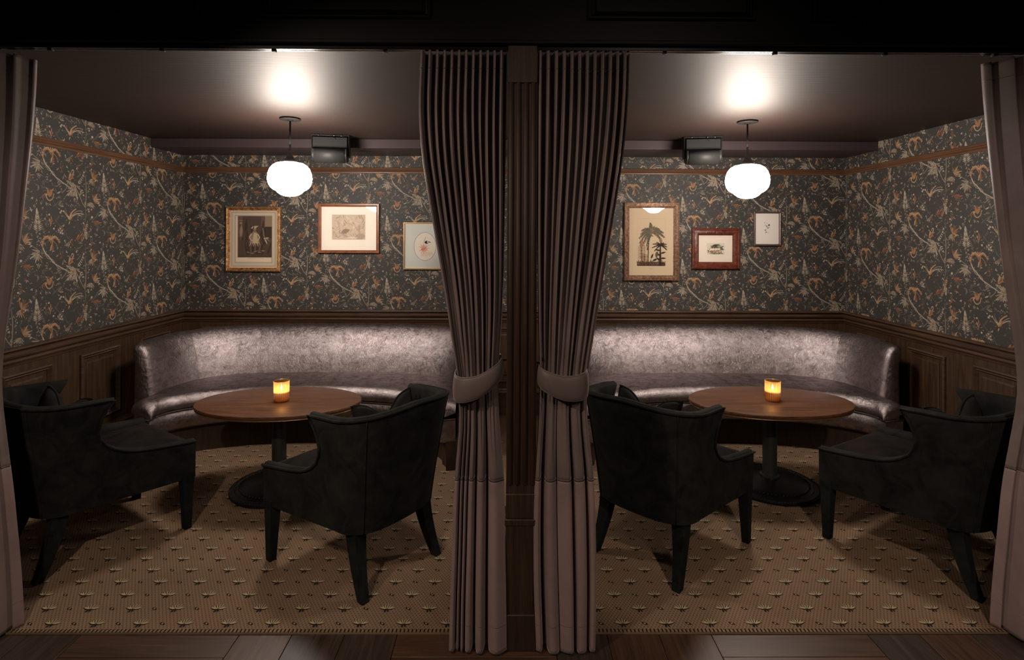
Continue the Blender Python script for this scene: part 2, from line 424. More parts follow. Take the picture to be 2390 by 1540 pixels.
        T.leaf(x + 30 * s * cos(a), y + 30 * s * sin(a), a - .25, 40 * s, 9 * s, c2); T.leaf(x, y, a + 1.0, 34 * s, 12 * s, c1)
        T.stroke([(x - 6, y + 16 * s), (x + 8 * s, y + 42 * s)], 3, 2, 'pale', 1)
        for q in (-.35, 0, .35): T.leaf(x - 12 * s * cos(a), y - 12 * s * sin(a) + 8 * q * s, a + q * .4, 44 * s, 3, 'vein', 2)
    # ---- tulip shaped upright bird
    x, y = 612, 745
    for a, c in ((-1.9, 'orange'), (-1.57, 'rust'), (-1.2, 'orange')): T.leaf(x, y + 28, a, 66, 22, c, 4)
    T.stroke([(x - 34, y + 4), (x - 22, y + 38), (x, y + 52), (x + 26, y + 36), (x + 34, y + 2)], 9, 5, 'sand', 3)
    # ---- leaf clusters
    fan(842, 690, 2.5, 2.3, 9, 92, 17, ['cream', 'pale', 'cream', 'grey']); fan(850, 685, -2.9, 1.2, 5, 60, 12, ['cream', 'sand'])
    fan(800, 720, 1.6, 2.0, 6, 42, 15, ['cream', 'pale'])
    T.stroke([(760, 640), (800, 652), (845, 668), (880, 672)], 12, 4, 'pale', 3)
    fan(1005, 590, -.3, 3.0, 8, 62, 17, ['orange', 'sand', 'rust', 'orange']); fan(1000, 600, 1.5, 1.8, 6, 56, 15, ['cream', 'pale'])
    fan(1020, 770, -.6, 2.3, 7, 60, 17, ['orange', 'rust', 'sand']); fan(1005, 790, 1.9, 2.0, 8, 54, 14, ['cream', 'pale', 'cream'])
    T.leaf(1020, 765, -.1, 74, 13, 'sand', 4)
    fan(520, 1180, 1.9, 2.4, 7, 66, 16, ['cream', 'pale', 'cream']); fan(535, 1165, 3.2, 1.1, 4, 80, 11, ['cream', 'pale']); fan(540, 1170, .4, .9, 3, 44, 12, ['grey', 'pale'])
    fan(555, 660, .6, 1.8, 5, 44, 12, ['olive', 'grey']); fan(720, 790, 2.3, 1.6, 5, 46, 11, ['grey', 'olive', 'pale'])
    fan(690, 1020, -.8, 2.0, 5, 40, 10, ['grey', 'olive'])
    # white flower sprigs
    sprig(860, 660, -.75, 92, 5, 24, 10, 'cream', 'grey', -.2); sprig(945, 1010, 1.5, 60, 5, 24, 9, 'cream', 'grey')
    sprig(960, 935, 1.75, 140, 8, 20, 8, 'sand', 'pale', .1); sprig(575, 1040, -1.9, 70, 4, 20, 9, 'grey')
    sprig(700, 900, 2.2, 70, 4, 20, 9, 'olive'); sprig(1060, 700, -1.1, 64, 4, 22, 9, 'grey'); sprig(680, 640, 1.1, 70, 4, 22, 8, 'pale')
    sprig(880, 1010, .9, 70, 4, 20, 9, 'olive'); sprig(1075, 860, 2.0, 80, 5, 20, 8, 'grey', None, .3); sprig(740, 1130, -.3, 80, 5, 22, 9, 'pale', None, -.3)
    sprig(890, 690, 1.0, 50, 3, 26, 10, 'cream')
    sprig(640, 840, -.6, 60, 4, 18, 8, 'olive'); sprig(990, 880, 2.8, 70, 4, 18, 8, 'olive'); sprig(820, 780, .5, 70, 4, 16, 7, 'grey')
    # berries
    for x, y in ((705, 1000), (720, 1015), (690, 1010), (708, 1030), (725, 1035), (650, 1000), (860, 760), (610, 900), (735, 870), (973, 860), (1000, 845), (985, 1120), (705, 880)):
        T.dot(x, y, 8, 'cream')
    T.dot(1005, 905, 10, 'cream', 8); T.dot(715, 868, 8, 'cream'); T.dot(575, 930, 8, 'pale')
    # fine filler
    for i in range(330):
        x, y = R.uniform(480, 1097), R.uniform(600, 1238); c = R.choice(['grey', 'olive', 'pale', 'grey', 'pale', 'cream', 'rust'])
        if i % 3 == 0: T.dot(x, y, R.uniform(3, 5.5), c, 5)
        else:
            a = R.uniform(0, 6.28)
            for q in range(R.choice((1, 2, 3))): T.leaf(x, y, a + q * 1.1, R.uniform(12, 24), R.uniform(5, 9), c, 2)
    for i in range(34):
        x, y = R.uniform(480, 1097), R.uniform(600, 1238); a = R.uniform(0, 6.28); l = R.uniform(40, 80)
        T.stroke([(x, y), (x + l * .5 * cos(a), y + l * .5 * sin(a)), (x + l * cos(a + .4), y + l * sin(a + .4))], 3, 2, R.choice(['olive', 'grey']), 2)
        for q in range(4): T.dot(x + l * q / 4 * cos(a + .1 * q), y + l * q / 4 * sin(a + .1 * q) + R.uniform(-8, 8), 4.5, R.choice(['pale', 'grey']), 5)
    return T
TILE = make_tile()
LAY = {c: .0003 + .00022 * i for i, c in enumerate(['olive', 'grey', 'pale', 'cream', 'rust', 'orange', 'sand', 'vein'])}
def paper_print(parent, plane, fixed, inward, h0, h1, z0, z1, hA, zA, sgn, cuts):
    """bird anchor at horizontal hA, height zA; half-drop per column; sgn: +1 if units run with +h"""
    mb = MB(); st = TW * SX
    ncol = range(-14, 15)
    for k in ncol:
        for j in range(-6, 7):
            offz = zA - j * TH * SZ - (TH * SZ / 2 if k % 2 else 0)
            hb = hA + sgn * k * st
            if hb + .6 < h0 or hb - .6 > h1 or offz + .6 < z0 or offz - .6 > z1: continue
            for qi, (pts, col) in enumerate(TILE.p):
                P = [(hb + sgn * (x - 800) * SX, offz - (y - 890) * SZ) for x, y in pts]
                for (a, b, c, d) in cuts:
                    Q = P
                    if min(p[0] for p in P) < a or max(p[0] for p in P) > b or min(p[1] for p in P) < c or max(p[1] for p in P) > d:
                        if max(p[0] for p in P) < a or min(p[0] for p in P) > b or max(p[1] for p in P) < c or min(p[1] for p in P) > d: continue
                        Q = clip(P, a, b, c, d)
                        if not Q: continue
                    o = fixed + inward * (LAY[col] + (qi % 50) * 4e-6)
                    vs = [(p[0], o, p[1]) if plane == 'y' else (o, p[0], p[1]) for p in Q]
                    mb.add(vs, [tuple(range(len(vs)))], PINK.index(col))
    return mb.build('wallpaper_print', PMAT, parent, merge=False)
ZR1, ZP0, ZP1 = .940, 2.145, 2.194
paper_print(wall_back, 'y', YB, -1, XL, XR, ZR1, SOF_Z, -1.909, 1.192, 1, [(XL, .05, ZR1, ZP0), (XL, .05, ZP1, SOF_Z)])
paper_print(wall_back, 'y', YB, -1, XL, XR, ZR1, SOF_Z, 1.802, 1.924, 1, [(.05, XR, ZR1, ZP0), (.05, XR, ZP1, SOF_Z)])
paper_print(wall_left, 'x', XL, 1, YF, YB, ZR1, ZC, 3.574, 1.728, 1, [(YF, YB, ZR1, ZP0), (YF, SOF_Y, ZP1, ZC), (SOF_Y, YB, ZP1, SOF_Z)])
paper_print(wall_right, 'x', XR, -1, YF, YB, ZR1, ZC, 3.812, 1.922, -1, [(YF, YB, ZR1, ZP0), (YF, SOF_Y, ZP1, ZC), (SOF_Y, YB, ZP1, SOF_Z)])

# ------------------------------------------------------------------ dado: boards, panels, rails
def rail(name, prof, mtl):
    """prof = [(protrusion, z)...]; runs left wall, back wall, right wall with mitred corners -> three objects"""
    for nm, fn in (('left', lambda d, z: [(XL + d, 2.24, z), (XL + d, YB - d, z)]),
                   ('back', lambda d, z: [(XL + d, YB - d, z), (XR - d, YB - d, z)]),
                   ('right', lambda d, z: [(XR - d, YB - d, z), (XR - d, 2.24, z)])):
        mm = MB(); mm.grid([fn(d, z) for d, z in prof]); yield nm, mm.build(name(nm), mtl, auto=35)
k = 0
CR = [(0, .832), (.014, .832), (.016, .842), (.022, .848), (.026, .858), (.024, .864), (.024, .872), (.034, .880), (.040, .892), (.040, .902), (.032, .908), (.034, .918), (.046, .924), (.050, .930), (.048, .938), (.044, .940), (0, .940)]
PR = [(0, ZP0), (.008, ZP0), (.011, ZP0 + .006), (.010, ZP0 + .013), (.018, ZP0 + .018), (.022, ZP0 + .027), (.018, ZP0 + .034), (.020, ZP0 + .038), (.024, ZP0 + .044), (.022, ZP0 + .049), (0, ZP0 + .049)]
BB = [(0, 0), (.022, 0), (.022, .205), (.026, .215), (.022, .228), (.012, .238), (.010, .247), (0, .247)]
names = {}
for pr, mt, base in ((CR, oakH, 1), (PR, oak_rail, 4)):
    for q, (nm, o) in enumerate(rail(lambda nm, b=base: 'trim_%d' % (b + {'left': 0, 'back': 1, 'right': 2}[nm]), pr, mt)): structure(o)
for nm, o in rail(lambda nm: 'baseboard_' + nm, BB, oakH): structure(o)
def dado(parent, plane, fixed, inward, h0, h1, panels):
    mb = MB(); t = .008
    if plane == 'y': mb.box(h0, h1, min(fixed, fixed + inward * t), max(fixed, fixed + inward * t), .24, .835)
    else: mb.box(min(fixed, fixed + inward * t), max(fixed, fixed + inward * t), h0, h1, .24, .835)
    mb.build('dado_board', oakV, parent)
    for a, b in panels:
        mm = MB(); rect_ring(mm, (a + b) / 2, .544, b - a, .484, [(0, 0), (.002, .012), (.010, .018), (.016, .012), (.020, .006), (.026, .010), (.032, .004), (.034, 0)], fixed + inward * t, inward, 'x' if plane == 'y' else 'y')
        mm.build('panel_moulding', oakH, parent, auto=30)
        mm = MB(); e = .058
        lp = [[(0 + e, 0)], ]
        rect_ring(mm, (a + b) / 2, .544, b - a, .484, [(e, 0.0), (e, .003), (e + .012, .007), (e + .012, .007)], fixed + inward * t, inward, 'x' if plane == 'y' else 'y')
        y = fixed + inward * (t + .007); h = .484 / 2 - e - .012
        if plane == 'y': mm.add([(a + e + .012, y, .544 - h), (b - e - .012, y, .544 - h), (b - e - .012, y, .544 + h), (a + e + .012, y, .544 + h)], [(0, 1, 2, 3)])
        else: mm.add([(y, a + e + .012, .544 - h), (y, b - e - .012, .544 - h), (y, b - e - .012, .544 + h), (y, a + e + .012, .544 + h)], [(0, 1, 2, 3)])
        mm.build('raised_panel', oakV, parent)
    # stile joints: thin raised strips either side of each panel
sp = [(2.49, 2.85), (3.075, 3.415), (3.64, 4.01), (4.23, 4.60)]
dado(wall_left, 'x', XL, 1, 2.24, YB, sp)
dado(wall_right, 'x', XR, -1, 2.24, YB, [(2.52, 2.88), (3.10, 3.445), (3.665, 4.011), (4.24, 4.60)])
dado(wall_back, 'y', YB, -1, XL, XR, [(-2.70 + .60 * i, -2.32 + .60 * i) for i in range(9)])

# ------------------------------------------------------------------ carpet with fan motifs
carpet = tag(empty('patterned_carpet', (0, YF, 0)), 'tan wall-to-wall carpet woven with dots and small cream fans', 'carpet')
def child(o, parent):
    o.parent = parent; o.matrix_parent_inverse = Matrix.Translation(-parent.location) if not parent.rotation_euler.z else parent.matrix_world.inverted(); return o
m = MB(); m.box(XL, XR, YF, YB, -.004, .008); o = m.build('carpet_field', carpet_m); child(o, carpet)
m = MB(); m.box(-2.3, 2.4, YF - .012, YF, -.002, .0085); o = m.build('edge_binding', mat('binding', (.16, .10, .055), .7)); child(o, carpet)
fan_cols = [mat('fan_cream', (.36, .28, .17), .9, .1), mat('fan_dark', (.016, .012, .009), .9, .1), mat('fan_tan', (.36, .25, .14), .9, .1)]
F = Print()
for i, a in enumerate((18, 42, 66, 90, 114, 138, 162)):
    an = radians(a); l = .030 + .009 * sin(an); F.leaf(.004 * cos(an), .003, an, l + .003, .0090, 'd'); 
    F.leaf(.005 * cos(an), .005, an, l - .001, .0048, 'c')
for i, a in enumerate((6, 174)): F.leaf(0, .002, radians(a), .025, .008, 'd')
F.leaf(-.006, .0, -pi / 2 + .0, .016, .010, 'd'); F.leaf(.006, 0, -pi / 2, .014, .008, 'd'); F.dot(0, .002, .006, 'd')
F.leaf(-.012, .008, 2.6, .022, .006, 'c'); F.leaf(.012, .008, .5, .022, .006, 'c')
Dm = Print(); Dm.dot(0, 0, .011, 'd', 4, .008); Dm.dot(0, 0, .005, 't', 4, .004); Dm.dot(-.008, .005, .005, 'd', 4); Dm.dot(.008, -.005, .005, 'd', 4)
LZ = {'d': .0083, 't': .0086, 'c': .0088}; LI = {'c': 0, 'd': 1, 't': 2}
mb = MB(); r = 0; y = 2.212
while y < 4.25:
    ox = -1.858 + (.0897 if r % 2 else 0)
    for i in range(-8, 28):
        x = ox + i * .1795
        for P, dx in ((F, 0), (Dm, .0897)):
            X = x + dx
            if X < XL + .04 or X > XR - .04: continue
            for qi, (pts, c) in enumerate(P.p):
                vs = [(X + a, y + b + (0.008 if P is Dm else 0), LZ[c] + (qi % 25) * 5e-6) for a, b in pts]; mb.add(vs, [tuple(range(len(vs)))], LI[c])
    y += .0885; r += 1
o = mb.build('fan_motif', fan_cols, merge=False); child(o, carpet); tag(o, 'small cream fan and dark diamond motifs woven in rows', kind='stuff')
mb = MB()
for i in range(int(5.0 / .016)):
    x = -2.4 + i * .016
    if x < 2.45: mb.box(x, x + .006, YF - .0125, YF + .004, .0086, .0089)
o = mb.build('binding_stitch', fan_cols[1], merge=False); child(o, carpet); tag(o, kind='stuff')

# ------------------------------------------------------------------ banquettes
NE = 3.4
def sgnpow(v, p): return math.copysign(abs(v) ** p, v)
def curve(cx, y0, a, b, t, n=NE):
    """t 0..pi, from +x end over the back to -x end"""
    return (cx + a * sgnpow(cos(t), 2 / n), y0 + b * abs(sin(t)) ** (2 / n))
def cparams(N):
    out = []
    for i in range(N + 1):
        s = i / N
        out.append(pi * s)
    return out
def resample(cx, y0, a, b, n, N):
    P = [curve(cx, y0, a, b, pi * i / 900, n) for i in range(901)]
    d = [0]
    for p, q in zip(P, P[1:]): d.append(d[-1] + math.hypot(q[0] - p[0], q[1] - p[1]))
    out = []; j = 0
    for i in range(N + 1):
        t = d[-1] * i / N
        while j < 899 and d[j + 1] < t: j += 1
        k = (t - d[j]) / max(1e-9, d[j + 1] - d[j]); out.append((lerp(P[j][0], P[j + 1][0], k), lerp(P[j][1], P[j + 1][1], k)))
    return out
def banquette(cx, label, yy=0):
    t = tag(empty('banquette', (cx, 4.2 + yy, 0)), label, 'banquette', None)
    N = 84
    y0 = 3.90 + yy; J = resample(0, y0 - 4.2 - yy, 1.08, .63, NE, N)       # joint of seat and back
    nrm = []
    for i in range(N + 1):
        a, b = J[max(i - 1, 0)], J[min(i + 1, N)]
        dx, dy = b[0] - a[0], b[1] - a[1]; l = math.hypot(dx, dy); nx, ny = dy / l, -dx / l
        if nx * J[i][0] + ny * (J[i][1] + .4) < 0: nx, ny = -nx, -ny
        nrm.append((nx, ny))
    # back: separate upholstered sections with a fine seam between
    # (rake share, thickness share, height): the back leans most in the middle and stands upright at the tips
    prof = [(-.10, 0, .40), (.0, 0, .465), (.13, 0, .53), (.27, 0, .59), (.43, 0, .645), (.60, 0, .695), (.75, 0, .735), (.90, .04, .768), (1.03, .14, .795), (1.10, .34, .813), (1.12, .62, .822), (1.10, .88, .808), (1.04, 1.0, .775), (.95, .98, .735), (.86, .90, .70), (.80, .92, .60), (.78, 1.0, .30), (.78, 1.0, .04), (.0, 0, .04)]
    def offs(i, q):
        kc = max(0, min(1, (J[i][1] - (y0 - 4.2 - yy)) / .63))
        return q[0] * .165 * lerp(.30, 1, kc ** 1.2) + q[1] * lerp(.105, .052, kc)
    nsec = 7
    for s in range(nsec):
        i0, i1 = s * N // nsec, (s + 1) * N // nsec
        rows = []
        ends = []
        K = i1 - i0
        for i in range(i0, i1 + 1):
            e = min(i - i0, i1 - i)
            ins = .005 if e == 0 else 0
            first = (s == 0 and i == i0) or (s == nsec - 1 and i == i1)
            row = []
            for q, pf_ in enumerate(prof):
                o_, z = offs(i, pf_), pf_[2]
                cxo, cz = offs(i, (1.1, .5)), .765
                oo, zz = o_, z
                if e == 0:
                    k = .965
                    if z > .69: oo, zz = cxo + (o_ - cxo) * k, cz + (z - cz) * k
                    else: oo = .055 + (o_ - .055) * (.99 if first else .97)
                row.append((J[i][0] + nrm[i][0] * oo, J[i][1] + nrm[i][1] * oo, zz))
            # tiny pull along the path at ends for softness
            rows.append(row)
        def cap(row, other):
            c = Vector((0, 0, 0))
            for p in row: c += Vector(p)
            c /= len(row); tg = (Vector(row[0]) - Vector(other[0])); tg.z = 0; tg.normalize(); out = []
            for d, k in ((.014, .97), (.028, .90), (.038, .78), (.043, .60)):
                out.append([tuple(Vector((lerp(c.x, p[0], k), lerp(c.y, p[1], k), lerp(c.z, p[2], lerp(1, k, .45)))) + tg * d) for p in row])
            return out
        if s == 0: rows = cap(rows[0], rows[2])[::-1] + rows
        if s == nsec - 1: rows = rows + cap(rows[-1], rows[-3])
        mm = MB(); mm.grid(rows, closed_v=True)
        mm.add(rows[0], [tuple(range(len(prof)))]); mm.add(rows[-1], [tuple(range(len(prof)))[::-1]])
        mm.build('back_section', banq_m, t, auto=50)
    # seat front curve
    Fr = resample(0, 3.69 - 4.2, .95, .375, 2.1, N)
    def seatrow(i, m_):
        f, j = Fr[i], J[i]
        L = math.hypot(j[0] - f[0], j[1] - f[1]); ux, uy = (j[0] - f[0]) / L, (j[1] - f[1]) / L
        pts = []
        sec = [(.020, .355), (.0, .358), (-.012, .375), (-.016, .400), (-.008, .425), (.012, .447), (.045, .462)]
        for d, z in sec: pts.append((f[0] + ux * d, f[1] + uy * d, z))
        for q in range(1, 7):
            tt = .045 + (L + .02 - .045) * q / 6; pts.append((f[0] + ux * tt, f[1] + uy * tt, .462 + .016 * sin(pi * q / 6) - .002 * q))
        return pts
    rows = [seatrow(i, 0) for i in range(N + 1)]
    # rounded ends: pull end rows forward
    def endrows(row, outward):
        out = []
        for k in (1, 2, 3, 4):
            a = k / 4 * pi / 2; d = .055 * sin(a); dz = .055 * (1 - cos(a))
            out.append([(p[0], p[1] - d, max(.357, p[2] - dz * (1 if p[2] > .36 else 0)) if p[2] > .357 else p[2]) for p in row])
        return out
    def widened(row, sg):
        f, j = row[1], (sg * 1.095, row[1][1] + .035)
        L = math.hypot(j[0] - f[0], j[1] - f[1]); ux, uy = (j[0] - f[0]) / L, (j[1] - f[1]) / L
        L0 = math.hypot(row[-1][0] - f[0], row[-1][1] - f[1]); o2 = []
        for p in row:
            d = math.hypot(p[0] - f[0], p[1] - f[1]) * (1 if (p[0] - f[0]) * sg + (p[1] - f[1]) * .5 >= 0 else -1)
            d = d if abs(d) < .05 else .045 + (d - .045) * (L - .045) / (L0 - .045)
            o2.append((f[0] + ux * d, f[1] + uy * d, p[2]))
        return o2
    w0, w1 = widened(rows[0], 1), widened(rows[-1], -1)
    st = endrows(w0, 1)[::-1]; en = endrows(w1, 1)
    allrows = st + [w0] + rows + [w1] + en
    mm = MB(); mm.grid(allrows)
    mm.add(allrows[0], [tuple(range(len(allrows[0])))]); mm.add(allrows[-1], [tuple(range(len(allrows[0])))[::-1]])
    mm.build('seat', banq_m, t, auto=60)
    # welt under the seat
    wl = [(r_[1][0], r_[1][1] - .001, .352) for r_ in allrows]
    first, last = allrows[0][-1], allrows[-1][-1]
    path = [(first[0], first[1], .352)] + wl + [(last[0], last[1], .352)]
    mm = MB(); mm.tube(path, .007, 8); mm.build('welt', welt_m, t, smooth=True)
    # skirt: upholstered band curling under
    sk = []
    for r_ in allrows:
        f, j = Vector(r_[1]), Vector(r_[-1]); u = (j - f); u.z = 0; u.normalize()
        sk.append([tuple(f + u * d + Vector((0, 0, z - f.z))) for d, z in ((.012, .350), (.002, .335), (-.004, .30), (.0, .262), (.014, .228), (.036, .208), (.07, .200))])
    mm = MB(); mm.grid(sk)
    for rr, sg in ((sk[0], 1), (sk[-1], -1)):
        back = allrows[0][-1] if sg == 1 else allrows[-1][-1]
        q = [(back[0], back[1] , p[2]) for p in rr]
        mm.grid([rr, q])
    mm.build('front_skirt', banq_m, t, auto=60)
    pk = []
    for r_ in allrows:
        f, j = Vector(r_[1]), Vector(r_[-1]); u = (j - f); u.z = 0; u.normalize(); pk.append([tuple(Vector((f.x, f.y, 0)) + u * .085 + Vector((0, 0, z))) for z in (.205, .0092)])
    b0, b1 = allrows[0][-1], allrows[-1][-1]
    pk = [[(b0[0], b0[1] + .2, z) for z in (.205, .0092)], [(b0[0], b0[1], z) for z in (.205, .0092)]] + pk + [[(b1[0], b1[1], z) for z in (.205, .0092)], [(b1[0], b1[1] + .2, z) for z in (.205, .0092)]]
    mm = MB(); mm.grid(pk); mm.build('plinth', oak_post, t)
    return t
banquette(-1.45, 'left crescent banquette in silvery mauve crushed velvet, behind left table')
banquette(1.60, 'right crescent banquette in silvery mauve crushed velvet, behind right table')

# ------------------------------------------------------------------ tables
def table(x, y, label):
    t = tag(empty('oval_table', (x, y, .0092)), label, 'table', 'oval tables with black column bases')
    e = .32 / .511
    mm = MB(); P = [(0, .512), (.490, .512), (.500, .514), (.503, .520), (.503, .524), (.508, .527), (.511, .531), (.511, .538), (.508, .543), (.502, .544), (0, .544)]
    mm.lathe(P, 96, ex=1, ey=e); mm.build('table_top', table_w, t, auto=30)
    mm = MB(); mm.tube([(.5035 * cos(2 * pi * k / 96), .5035 * e * sin(2 * pi * k / 96), .517) for k in range(96)], .0026, 6, closed=True); mm.build('edge_bead', brassline, t, smooth=True)
    mm = MB(); mm.lathe([(.0, .06), (.060, .060), (.060, .072), (.046, .076), (.043, .09), (.043, .495), (.05, .500), (.11, .503), (.11, .512), (0, .512)], 40); mm.build('column', col_m, t, auto=35)
    mm = MB(); mm.lathe([(0, 0), (.272, 0), (.284, .006), (.285, .016), (.276, .024), (.255, .028), (.245, .024), (.235, .030), (.18, .042), (.10, .056), (.06, .064), (0, .064)], 72); mm.build('base_plate', iron, t, auto=30)
    for nm, R_, cnt, r_, z in (('rim_bead', .279, 110, .0052, .021), ('inner_bead', .226, 64, .0055, .036)):
        bm = bmesh.new()
        for k in range(cnt):
            a = 2 * pi * k / cnt
            bmesh.ops.create_icosphere(bm, subdivisions=1, radius=r_, matrix=Matrix.Translation((R_ * cos(a), R_ * sin(a), z)))
        me = bpy.data.meshes.new(nm); bm.to_mesh(me); bm.free(); me.materials.append(iron)
        me.polygons.foreach_set('use_smooth', [True] * len(me.polygons))
        o = bpy.data.objects.new(nm, me); C.objects.link(o); o.parent = t; o['kind'] = 'stuff'
    return t
ta = table(-1.443, 3.424, 'oval oak table on a black column, in the left booth under the left lamp'); tb = table(1.678, 3.455, 'oval oak table on a black column, in the right booth under the right lamp')

# ------------------------------------------------------------------ candles
glass_m = bpy.data.materials.new('amber_ribbed_glass'); glass_m.use_nodes = True
N, L = glass_m.node_tree.nodes, glass_m.node_tree.links; N.remove(N['Principled BSDF']); out = N['Material Output']
tr = N.new('ShaderNodeBsdfTranslucent'); tr.inputs[0].default_value = (.95, .60, .28, 1)
tp = N.new('ShaderNodeBsdfTransparent'); tp.inputs[0].default_value = (1.0, .62, .28, 1)
gl = N.new('ShaderNodeBsdfGlossy'); gl.inputs['Roughness'].default_value = .12
m1 = N.new('ShaderNodeMixShader'); m1.inputs[0].default_value = .42; L.new(tr.outputs[0], m1.inputs[1]); L.new(tp.outputs[0], m1.inputs[2])
m2 = N.new('ShaderNodeMixShader'); m2.inputs[0].default_value = .06; L.new(m1.outputs[0], m2.inputs[1]); L.new(gl.outputs[0], m2.inputs[2]); L.new(m2.outputs[0], out.inputs[0])
wax_m = mat('candle_wax', (.80, .45, .16), .5, .3); wax_m.node_tree.nodes['Principled BSDF'].inputs['Subsurface Weight'].default_value = .0
flame_m = bpy.data.materials.new('flame'); flame_m.use_nodes = True
b = flame_m.node_tree.nodes['Principled BSDF']; b.inputs['Base Color'].default_value = (0, 0, 0, 1); b.inputs['Emission Color'].default_value = (1, .72, .34, 1); b.inputs['Emission Strength'].default_value = 45
def candle(x, y, label, fs):
    t = tag(empty('votive_candle', (x, y, .5534)), label, 'candle', 'votive candles on the tables')
    mm = MB(); n = 96; prof = [(.040, .0), (.044, .003), (.0455, .010), (.044, .014), (.0455, .018), (.0455, .115), (.0475, .121), (.0480, .124), (.0465, .126)]
    P = []
    for k in range(n):
        a = 2 * pi * k / n; rip = .0011 * (1 if k % 4 < 2 else -1)
        P.append([((r_ + (rip if .018 <= z <= .116 else 0)) * cos(a), (r_ + (rip if .018 <= z <= .116 else 0)) * sin(a), z) for r_, z in prof])
    mm.grid(P, closed_u=True); mm.build('glass', glass_m, t, smooth=True)
    mm = MB(); mm.lathe([(0, .006), (.041, .006), (.0415, .058), (.038, .060), (0, .057)], 32); mm.build('wax', wax_m, t, auto=40)
    mm = MB(); mm.tube([(0, 0, .057), (.0005, 0, .066)], .0009, 6); mm.build('wick', black_flat, t)
    mm = MB(); mm.lathe([(0, .064), (.003, .066), (.0055, .073), (.0052, .081), (.003, .091), (.0008, .101), (0, .104)], 16)
    mm.build('flame', flame_m, t, smooth=True)
    d = bpy.data.lights.new('candle_glow', 'POINT'); d.energy = fs; d.color = (1, .66, .30); d.shadow_soft_size = .012
    o = bpy.data.objects.new('candle_glow', d); C.objects.link(o); o.parent = t; o.location = (0, 0, .088)
candle(-1.429, 3.422, 'lit candle in amber ribbed glass, on the left table', .22)
candle(1.693, 3.451, 'lit candle in amber ribbed glass, on the right table', .13)

# ------------------------------------------------------------------ pendant lamps
globe_m = bpy.data.materials.new('opal_globe'); globe_m.use_nodes = True
b = globe_m.node_tree.nodes['Principled BSDF']; b.inputs['Base Color'].default_value = (.9, .88, .85, 1); b.inputs['Roughness'].default_value = .2
b.inputs['Emission Color'].default_value = (1.0, .89, .79, 1); b.inputs['Emission Strength'].default_value = LAMP_STRENGTH
dark_metal = mat('lamp_metal', (.004, .0028, .0025), .6, .15)
def pendant(x, y, label):
    t = tag(empty('pendant_lamp', (x, y, ZC)), label, 'lamp', 'opal globe pendant lamps')
    z = lambda v: v - ZC
    mm = MB(); mm.lathe([(0, z(2.354)), (.016, z(2.354)), (.020, z(2.360)), (.060, z(2.360)), (.067, z(2.363)), (.067, z(2.371)), (0, z(2.3715))], 48); mm.build('canopy', dark_metal, t, auto=30)
    mm = MB(); mm.tube([(0, 0, z(2.356)), (0, 0, z(2.17))], .0055, 10); mm.build('rod', dark_metal, t, smooth=True)
    mm = MB(); mm.lathe([(.0055, z(2.20)), (.0075, z(2.17)), (.012, z(2.145)), (.021, z(2.118)), (.034, z(2.098)), (.045, z(2.086)), (.047, z(2.080)), (0, z(2.079))][::-1], 32); mm.build('flared_cap', dark_metal, t, smooth=True)
    pr = [(0, 1.846), (.030, 1.848), (.058, 1.856), (.078, 1.870), (.094, 1.886), (.108, 1.893), (.124, 1.905), (.138, 1.925), (.146, 1.950), (.148, 1.975), (.144, 2.005), (.133, 2.035), (.114, 2.058), (.088, 2.073), (.058, 2.079), (.044, 2.080)]
    mm = MB(); mm.lathe([(r_ * .94, z(1.966 + (q - 1.966) * (.94 if q < 1.966 else 1))) for r_, q in pr], 64); mm.build('globe', globe_m, t, smooth=True)
pendant(-1.453, 3.60, 'white opal globe pendant lamp hanging over the left table')
pendant(1.600, 3.62, 'white opal globe pendant lamp hanging over the right table')

# ------------------------------------------------------------------ speakers
spk_m = mat('speaker_plastic', (.014, .013, .013), .55, .3); grille_m = mat('speaker_grille', (.022, .022, .021), .55, .3)
n = noise(grille_m, 900, 1); bump(grille_m, n.outputs['Fac'], .3, .0006)
chrome = mat('bolt_steel', (.5, .5, .5), .25, .5, 1)
def speaker(x, rz, label):
    t = tag(empty('wall_speaker', (x, 4.22, ZC), rz), label, 'speaker', 'black loudspeakers under the soffit')
    mm = MB(); prof = []
    # side outline (y forward negative, z)
    out_ = [(.07, -.02), (.07, -.17), (.045, -.195), (-.03, -.215)]
    arc = [(-.03 - .075 * sin(a), -.150 - .065 * cos(a)) for a in [k * pi / 2 / 6 for k in range(7)]]
    out_ += arc + [(-.098, -.115), (-.062, -.105), (-.06, -.02)]
    w2 = .128
    for xx in (-w2, w2): prof.append([(xx, a, b) for a, b in out_])
    mm.grid(prof, closed_v=True); mm.add(prof[0], [tuple(range(len(out_)))]); mm.add(prof[1], [tuple(range(len(out_)))[::-1]])
    mm.build('cabinet', spk_m, t, bevel=.004)
    g = [(-.035 - .0755 * sin(a), -.150 - .066 * cos(a)) for a in [k * pi / 2 / 8 for k in range(9)]] + [(-.1035, -.12)]
    mm = MB(); mm.grid([[(xx, a, b) for a, b in g] for xx in (-.112, .112)]); mm.build('grille', grille_m, t, smooth=True, solid=.004)
    mm = MB(); mm.box(-.145, .145, -.055, .055, -.012, -.001)
    for s in (-1, 1): mm.box(s * .137 - .004, s * .137 + .004, -.045, .055, -.165, -.005)
    mm.build('bracket', black_flat, t, bevel=.002)
    for bx, by in ((-.085, -.056), (.03, -.056), (.085, -.056)):
        mm = MB(); mm.tube([(bx, by, -.009), (bx, by - .008, -.010)], .0045, 8); mm.build('bolt', chrome, t, smooth=True)
    mm = MB(); mm.tube([(.02, -.057, -.012), (.03, -.066, -.028), (.042, -.064, -.040)], .003, 6); mm.build('cable_stub', spk_m, t, smooth=True)
speaker(-1.385, radians(10), 'black loudspeaker under the ceiling beside the left globe lamp')
